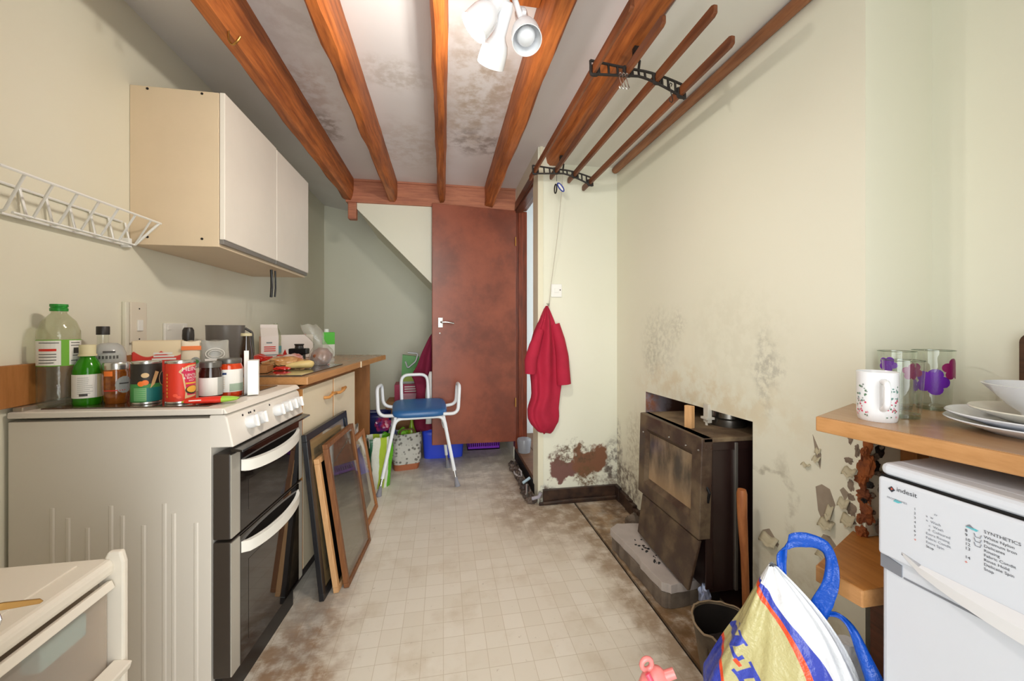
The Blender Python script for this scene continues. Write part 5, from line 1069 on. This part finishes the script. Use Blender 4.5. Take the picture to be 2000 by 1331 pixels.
pr.build('flower_print', [mat('mug pink', 'd9486a', .3), mat('mug green', '5f8468', .3), mat('mug pale', 'd7a9b4', .3), mat('mug grey', '8a938f', .3), mat('mug teal', '6f9a92', .3)], t)
C_f1 = mat('purple flower', '6a22a8', .3); C_f2 = mat('plum flower', '8a1a5c', .3)
def glass(label, x, y, r, h, flowers):
    t = thing('tumbler', label, 'glass', (x,y,TZ), 0, 'tumblers by the mug')
    gb = MB().shell([(0,.0),(r*.78,.0),(r*.8,.004),(r,h)], n=40).build('glass_body', M_glass, t, smooth=50)
    MB().tube([(r*math.cos(k*.1571), r*math.sin(k*.1571), h) for k in range(40)], .0009, 6, closed=True).build('rim', thin('glass rim', 'b9c4ba', .05, .15), gb, smooth=60)
    MB().lathe([(0,.002),(r*.76,.002),(r*.77,.011),(0,.012)], n=32).build('thick_base', thin('glass base', 'e6ece6', .05, .1), gb, smooth=50)
    if flowers:
        pr = MB()
        for a, b, s_, mi in flowers:
            rr = r*(.8+.2*b/h); f = cmap(rr, x, y, off=.0012)
            for k in range(5):
                th = k*1.2566+a*9; disc(pr, a+s_*.62*math.cos(th), b+s_*.62*math.sin(th), s_*.46, s_*.46, f, mi, 12)
            disc(pr, a, b, s_*.4, s_*.4, f, mi, 10)
        pr.build('flower_print', [C_f1, C_f2], t)
glass('purple-flowered tumbler behind the mug', 1.185, .840, .038, .152, [(-.018,.118,.019,0),(.03,.10,.02,1),(-.03,.06,.02,1)])
glass('clear plain tumbler standing in front between mug and flowered glass', 1.085, .755, .038, .136, [])
glass('tumbler with large purple and plum flowers, right of the clear one', 1.268, .815, .0405, .155, [(-.002,.075,.032,0),(.042,.108,.026,1),(-.042,.1,.022,1),(-.05,.06,.02,0)])
M_china = mat('white china glaze', 'e6e9f0', .12)
def plate(label, c, r, z, tilt=0, m=M_china):
    o = MB().shell([(0,0),(r*.6,0),(r*.63,.003),(r*.98,.019),(r,.0215),(r*.985,.0235),(r*.62,.0075),(r*.58,.005),(0,.004)], n=56).build('plate', m, smooth=50)
    o.location = (*c, z); o.rotation_euler = (R(tilt), 0, 0); return tag(o, label, 'plate', 'stacked plates')
pc = (1.175,.575)
plate('bottom dinner plate of the white stack', pc, .138, TZ)
plate('middle cream plate of the white stack', (1.178,.578), .135, TZ+.0125)
plate('top smaller plate of the white stack, under the bowl', (1.19,.57), .115, TZ+.025, m=mat('cream china', 'e3dfd2', .15))
o = MB().shell([(0,0),(.05,0),(.052,.006),(.07,.022),(.095,.052),(.105,.064),(.102,.0645),(.09,.052),(.066,.024),(.045,.01),(0,.009)], n=56).build('bowl', M_china, smooth=50); o.location = (1.20,.565,TZ+.0335); tag(o, 'wide white china bowl on top of the plate stack', 'bowl')
t = thing('chopping_board', 'dark brown wooden board leaning on the alcove wall behind the bowl', 'chopping board', (1.345,.012,TZ))
P = []
for cy, cz, a0 in ((.667,.18,0),(.47,.18,90)):
    P += [(cy+.022*math.cos(R(a0+k*15)), cz+.022*math.sin(R(a0+k*15))) for k in range(7)]
P += [(.448,0),(.689,0)]
MB().prism([(.0,y,z) for y, z in P], (.02,0,0)).build('board', wood('dark walnut', '5a3a22', '3a2413'), t, bevel=.002)
# ------------------------------------------------------------------ carrier bags on the floor, bottom right
cx, cy, zT = .795, .80, .565
n0 = Vector((-cx,-cy,0)).normalized(); r0 = Vector((cy,-cx,0)).normalized()*1.0
r0 = Vector((-n0.y, n0.x, 0)); r0 = r0 if r0.x > 0 else -r0
def bagp(u, v):
    """u: angle 0..1 (0.5..1 faces camera), v: height 0..1 -> world point"""
    a = 2*math.pi*u; ca, sa = math.cos(a), math.sin(a); z = zT*v
    tt = max(0, (v-.42)/.58); hl = .168*(1-tt*.97) if tt > 0 else .168; hr = .165*(1-tt**2.3*.97)
    off = .0; hx = hr if ca > 0 else hl; dp_ = .095*(1-tt**1.3*.9)
    e = .72; x = hx*math.copysign(abs(ca)**e, ca)+off-.02*tt; y = dp_*math.copysign(abs(sa)**e, sa)
    w_ = .016*mnoise.noise(Vector((ca*2.2, sa*2.2, v*2.6)))+.008*mnoise.noise(Vector((ca*5, sa*5, v*5)))
    k = (1-.6*tt)
    return Vector((cx, cy, z)) + r0*(x+w_*k*ca) + n0*(-y+w_*k*1.3)
mb = MB(); NU, NV = 180, 110; mb.grid(lambda u, v: tuple(bagp(u, v)), NU, NV, wrap=True); mb.add([tuple(bagp(i/NU, 0)) for i in range(NU)], [tuple(range(NU))])
t = thing('carrier_bag', 'big yellow, white and blue supermarket carrier bag with blue handle', 'bag', (0,0,0))
def film(nm, c):
    q = NT(nm); n_ = q.noise(7, 5, .6); q.set(q.b.inputs['Base Color'], q.mix(q.rng(n_.outputs['Fac'], .35, .7, 0, .25), lin(c), tuple(k*.75 for k in lin(c)[:3])+(1,))); q.b.inputs['Roughness'].default_value = .28; q.bump(q.noise(16, 5, .6).outputs['Fac'], .55, .02); return q.m
F_w, F_y, F_b, F_r, F_h = film('carrier white', 'e3e5e8'), film('carrier yellow', 'bdb47f'), film('carrier blue', '3b49b0'), film('carrier orange', 'e2512c'), film('handle blue', '0b4fb8')
q = NT('printed carrier film')
xx = q.vm('DOT_PRODUCT', q.vm('SUBTRACT', q.co, (cx, cy, 0)), tuple(r0)); yy = q.vm('DOT_PRODUCT', q.vm('SUBTRACT', q.co, (cx, cy, 0)), tuple(n0)); zz = q.sep()[2]
fc = q.n('ShaderNodeFloatCurve', {'Value': q.mth('DIVIDE', zz, .6)}); cv = fc.mapping.curves[0]
pts_ = [(0,.085),(.29,.072),(.33,.064),(.38,.05),(.425,.026),(.458,.0),(.488,-.03),(.522,-.055),(.54,-.19),(.6,-.19)]
cv.points[0].location = (pts_[0][0]/.6, (pts_[0][1]+.2)/.4); cv.points[1].location = (1, (pts_[-1][1]+.2)/.4)
for pz, px_ in pts_[1:-1]: cv.points.new(pz/.6, (px_+.2)/.4)
fc.mapping.update()
dd = q.mth('SUBTRACT', q.mth('SUBTRACT', q.mth('MULTIPLY', fc.outputs[0], .4), .2), xx)
wb_ = q.rng(zz, .5, .3, .018, .05)
stp = lambda v, e: q.rng(v, e-.0006, e+.0006)
c = q.mix(stp(q.mth('ADD', dd, wb_), .0), lin('e3e5e8'), lin('3b49b0')); c = q.mix(stp(dd, -.002), c, lin('e2512c')); c = q.mix(stp(dd, .0115), c, lin('bdb47f'))
e2 = q.mth('ADD', q.mth('ADD', xx, .122), q.mth('MULTIPLY', q.mth('SUBTRACT', zz, .29), .25))
fz = stp(q.mth('MULTIPLY', zz, -1.), -.352)
c = q.mix(q.mth('MULTIPLY', fz, stp(q.mth('MULTIPLY', e2, -1.), -.008)), c, lin('e2512c')); c = q.mix(q.mth('MULTIPLY', fz, stp(q.mth('MULTIPLY', e2, -1.), .0)), c, lin('3b49b0'))
ct_, sn_ = math.cos(R(-50)), math.sin(R(-50))
def letter(c, kind, h, ox, oz, colr):
    """flat printed slab-serif letter along the slanted baseline"""
    dx_, dz_ = q.mth('SUBTRACT', xx, ox), q.mth('SUBTRACT', zz, oz)
    A = q.mth('ADD', q.mth('MULTIPLY', dx_, ct_/h), q.mth('MULTIPLY', dz_, sn_/h)); B = q.mth('SUBTRACT', q.mth('MULTIPLY', dz_, ct_/h), q.mth('MULTIPLY', dx_, sn_/h))
    sp = lambda v, e, s_=1: q.rng(q.mth('MULTIPLY', v, s_), e*s_-.012, e*s_+.012)
    def bar(a0, a1, b0, b1): return q.mth('MULTIPLY', q.mth('MULTIPLY', sp(A, a0), sp(A, a1, -1)), q.mth('MULTIPLY', sp(B, b0), sp(B, b1, -1)))
    if kind == 'L': fs = [bar(.1,.4,0,1), bar(-.05,.55,.86,1), bar(-.05,.2,0,.14), bar(.4,1.0,0,.2), bar(.82,1.0,0,.42)]
    elif kind == 'D':
        rr = q.mth('SQRT', q.mth('ADD', q.mth('POWER', q.mth('DIVIDE', q.mth('SUBTRACT', A, .4), .72), 2.), q.mth('POWER', q.mth('DIVIDE', q.mth('SUBTRACT', B, .5), .5), 2.)))
        fs = [bar(.1,.4,0,1), bar(-.08,.2,.86,1), bar(-.08,.2,0,.14), q.mth('MULTIPLY', q.mth('MULTIPLY', sp(rr, 1., -1), sp(rr, .52)), sp(A, .38))]
    else: fs = [bar(0,.5,0,.22)]
    f_ = fs[0]
    for g_ in fs[1:]: f_ = q.mth('MAXIMUM', f_, g_)
    return q.mix(f_, c, lin(colr))
c = letter(c, 'L', .046, -.118, .376, '3b49b0'); c = letter(c, '-', .04, -.098, .345, 'e2512c'); c = letter(c, 'D', .052, -.098, .318, '3b49b0'); c = letter(c, 'L', .048, -.035, .250, '3b49b0')
c = q.mix(stp(yy, -.03), lin('e3e5e8'), c)
q.set(q.b.inputs['Base Color'], c); q.b.inputs['Roughness'].default_value = .28; q.bump(q.noise(16, 5, .6).outputs['Fac'], .55, .02)
o = mb.build('film', q.m, t, smooth=60)
def loc2(p):
    d_ = p-Vector((cx, cy, 0)); return d_.dot(r0), d_.z
def ribbon(name, pts, wdt, side, m, parent, wl=None):
    P = [Vector(p) for p in pts]; Q = []
    for i in range(len(P)-1):
        for k in range(5):
            f_ = k/5; p0, p1, p2, p3 = P[max(0,i-1)], P[i], P[i+1], P[min(len(P)-1,i+2)]
            Q.append(.5*((2*p1)+(p2-p0)*f_+(2*p0-5*p1+4*p2-p3)*f_*f_+(3*p1-p0-3*p2+p3)*f_**3))
    Q.append(P[-1]); N = len(Q); sd = [Vector(s_).normalized() for s_ in side]
    def fn(u, v):
        k = v*(N-1); i = min(N-1, int(round(k))); g_ = v*(len(sd)-1); j = min(len(sd)-2, int(g_)); s_ = (sd[j]*(1-(g_-j))+sd[j+1]*(g_-j)); ww = wdt if not wl else wl[j]*(1-(g_-j))+wl[j+1]*(g_-j)
        return tuple(Q[i]+s_*ww*(u-.5)+n0*.003*math.sin(u*7+v*9))
    mb = MB(); mb.grid(fn, 5, N); return mb.build(name, m, parent, smooth=60, solid=.0015)
W_ = lambda x, z, o=0: tuple(Vector((cx, cy, z)) + r0*x + n0*o)
ribbon('handle', [W_(.0,.535,.0),W_(-.002,.585,-.01),W_(.012,.625,-.01),W_(.045,.638,-.012),W_(.078,.632,-.016),W_(.092,.60,-.02),W_(.09,.55,-.02),W_(.075,.50,-.02),W_(.066,.455,-.02)], .035, [r0,r0*.9,Vector((0,0,1)),Vector((0,0,1)),r0*.5+Vector((0,0,.8)),r0,r0,r0,r0], F_h, t, [.016,.02,.035,.034,.028,.022,.03,.04,.03])
# second white bag with blue strap
t = thing('carrier_bag', 'white carrier bag with blue strap between the yellow bag and washing machine', 'bag', (0,0,0))
ex, ey = 1.045, .765
def bag2(u, v):
    a = 2*math.pi*u; tt = max(0, v-.5)*2; r_ = .085*(1-.7*tt**1.8)*(1+.18*mnoise.noise(Vector((math.cos(a)*2, math.sin(a)*2, v*4))))
    return (ex-.01+r_*math.cos(a)*.85-.05, ey+.04+r_*math.sin(a)*.75, .36*v)
mb = MB(); mb.grid(bag2, 48, 26, wrap=True); mb.add([bag2(i/48, 0) for i in range(48)], [tuple(range(48))]); mb.add([bag2(i/48, 1) for i in range(48)], [tuple(range(48))]); mb.build('film', F_w, t, smooth=60)
ribbon('strap', [W_(.068,.46,-.03),W_(.10,.478,-.03),W_(.125,.465,-.02),W_(.145,.42,-.01),W_(.165,.37,.0),W_(.178,.32,.01),W_(.19,.25,.02)], .03, [Vector((0,0,1)),Vector((0,0,1)),r0+Vector((0,0,.6)),r0,r0,r0,r0], F_h, t, [.012,.012,.014,.026,.036,.03,.026])
# pink and white squeezy bottle, bottom edge
t = thing('pink_bottle', 'white plastic bottle with pink ring handle and spout, standing on the floor', 'bottle', (.492,.86,0))
C_pk = mat('pink plastic', 'f08a86', .3); C_pk2 = mat('deep pink seam', 'ec5570', .35)
MB().lathe([(0,0),(.045,0),(.05,.01),(.05,.2),(.045,.245),(.028,.275),(.02,.285),(0,.285)], n=26, squash=(1,.75)).build('body', mat('white bottle', 'e8dcd6', .3), t, smooth=50)
MB().lathe([(.03,.262),(.034,.275),(.026,.3),(.012,.318),(0,.322)], (.008,0,0), 22, squash=(1.25,.9)).build('pink_top', C_pk, t, smooth=50)
MB().tube([(-.016+.013*math.cos(k*.524), -.004, .335+.013*math.sin(k*.524)) for k in range(12)], .006, 8, closed=True).build('ring_handle', C_pk, t, smooth=60)
MB().lathe([(.012,0),(.011,.028),(.009,.028),(.008,.01),(0,.01)], (.028,-.004,.298), 14, M=along((.8,-.2,.35))).build('spout', C_pk, t, smooth=50)
MB().tube([(-.022,-.018,.325),(-.012,-.03,.305),(.002,-.036,.28),(.01,-.038,.25)], .006, 8).build('seam', C_pk2, t, smooth=60)
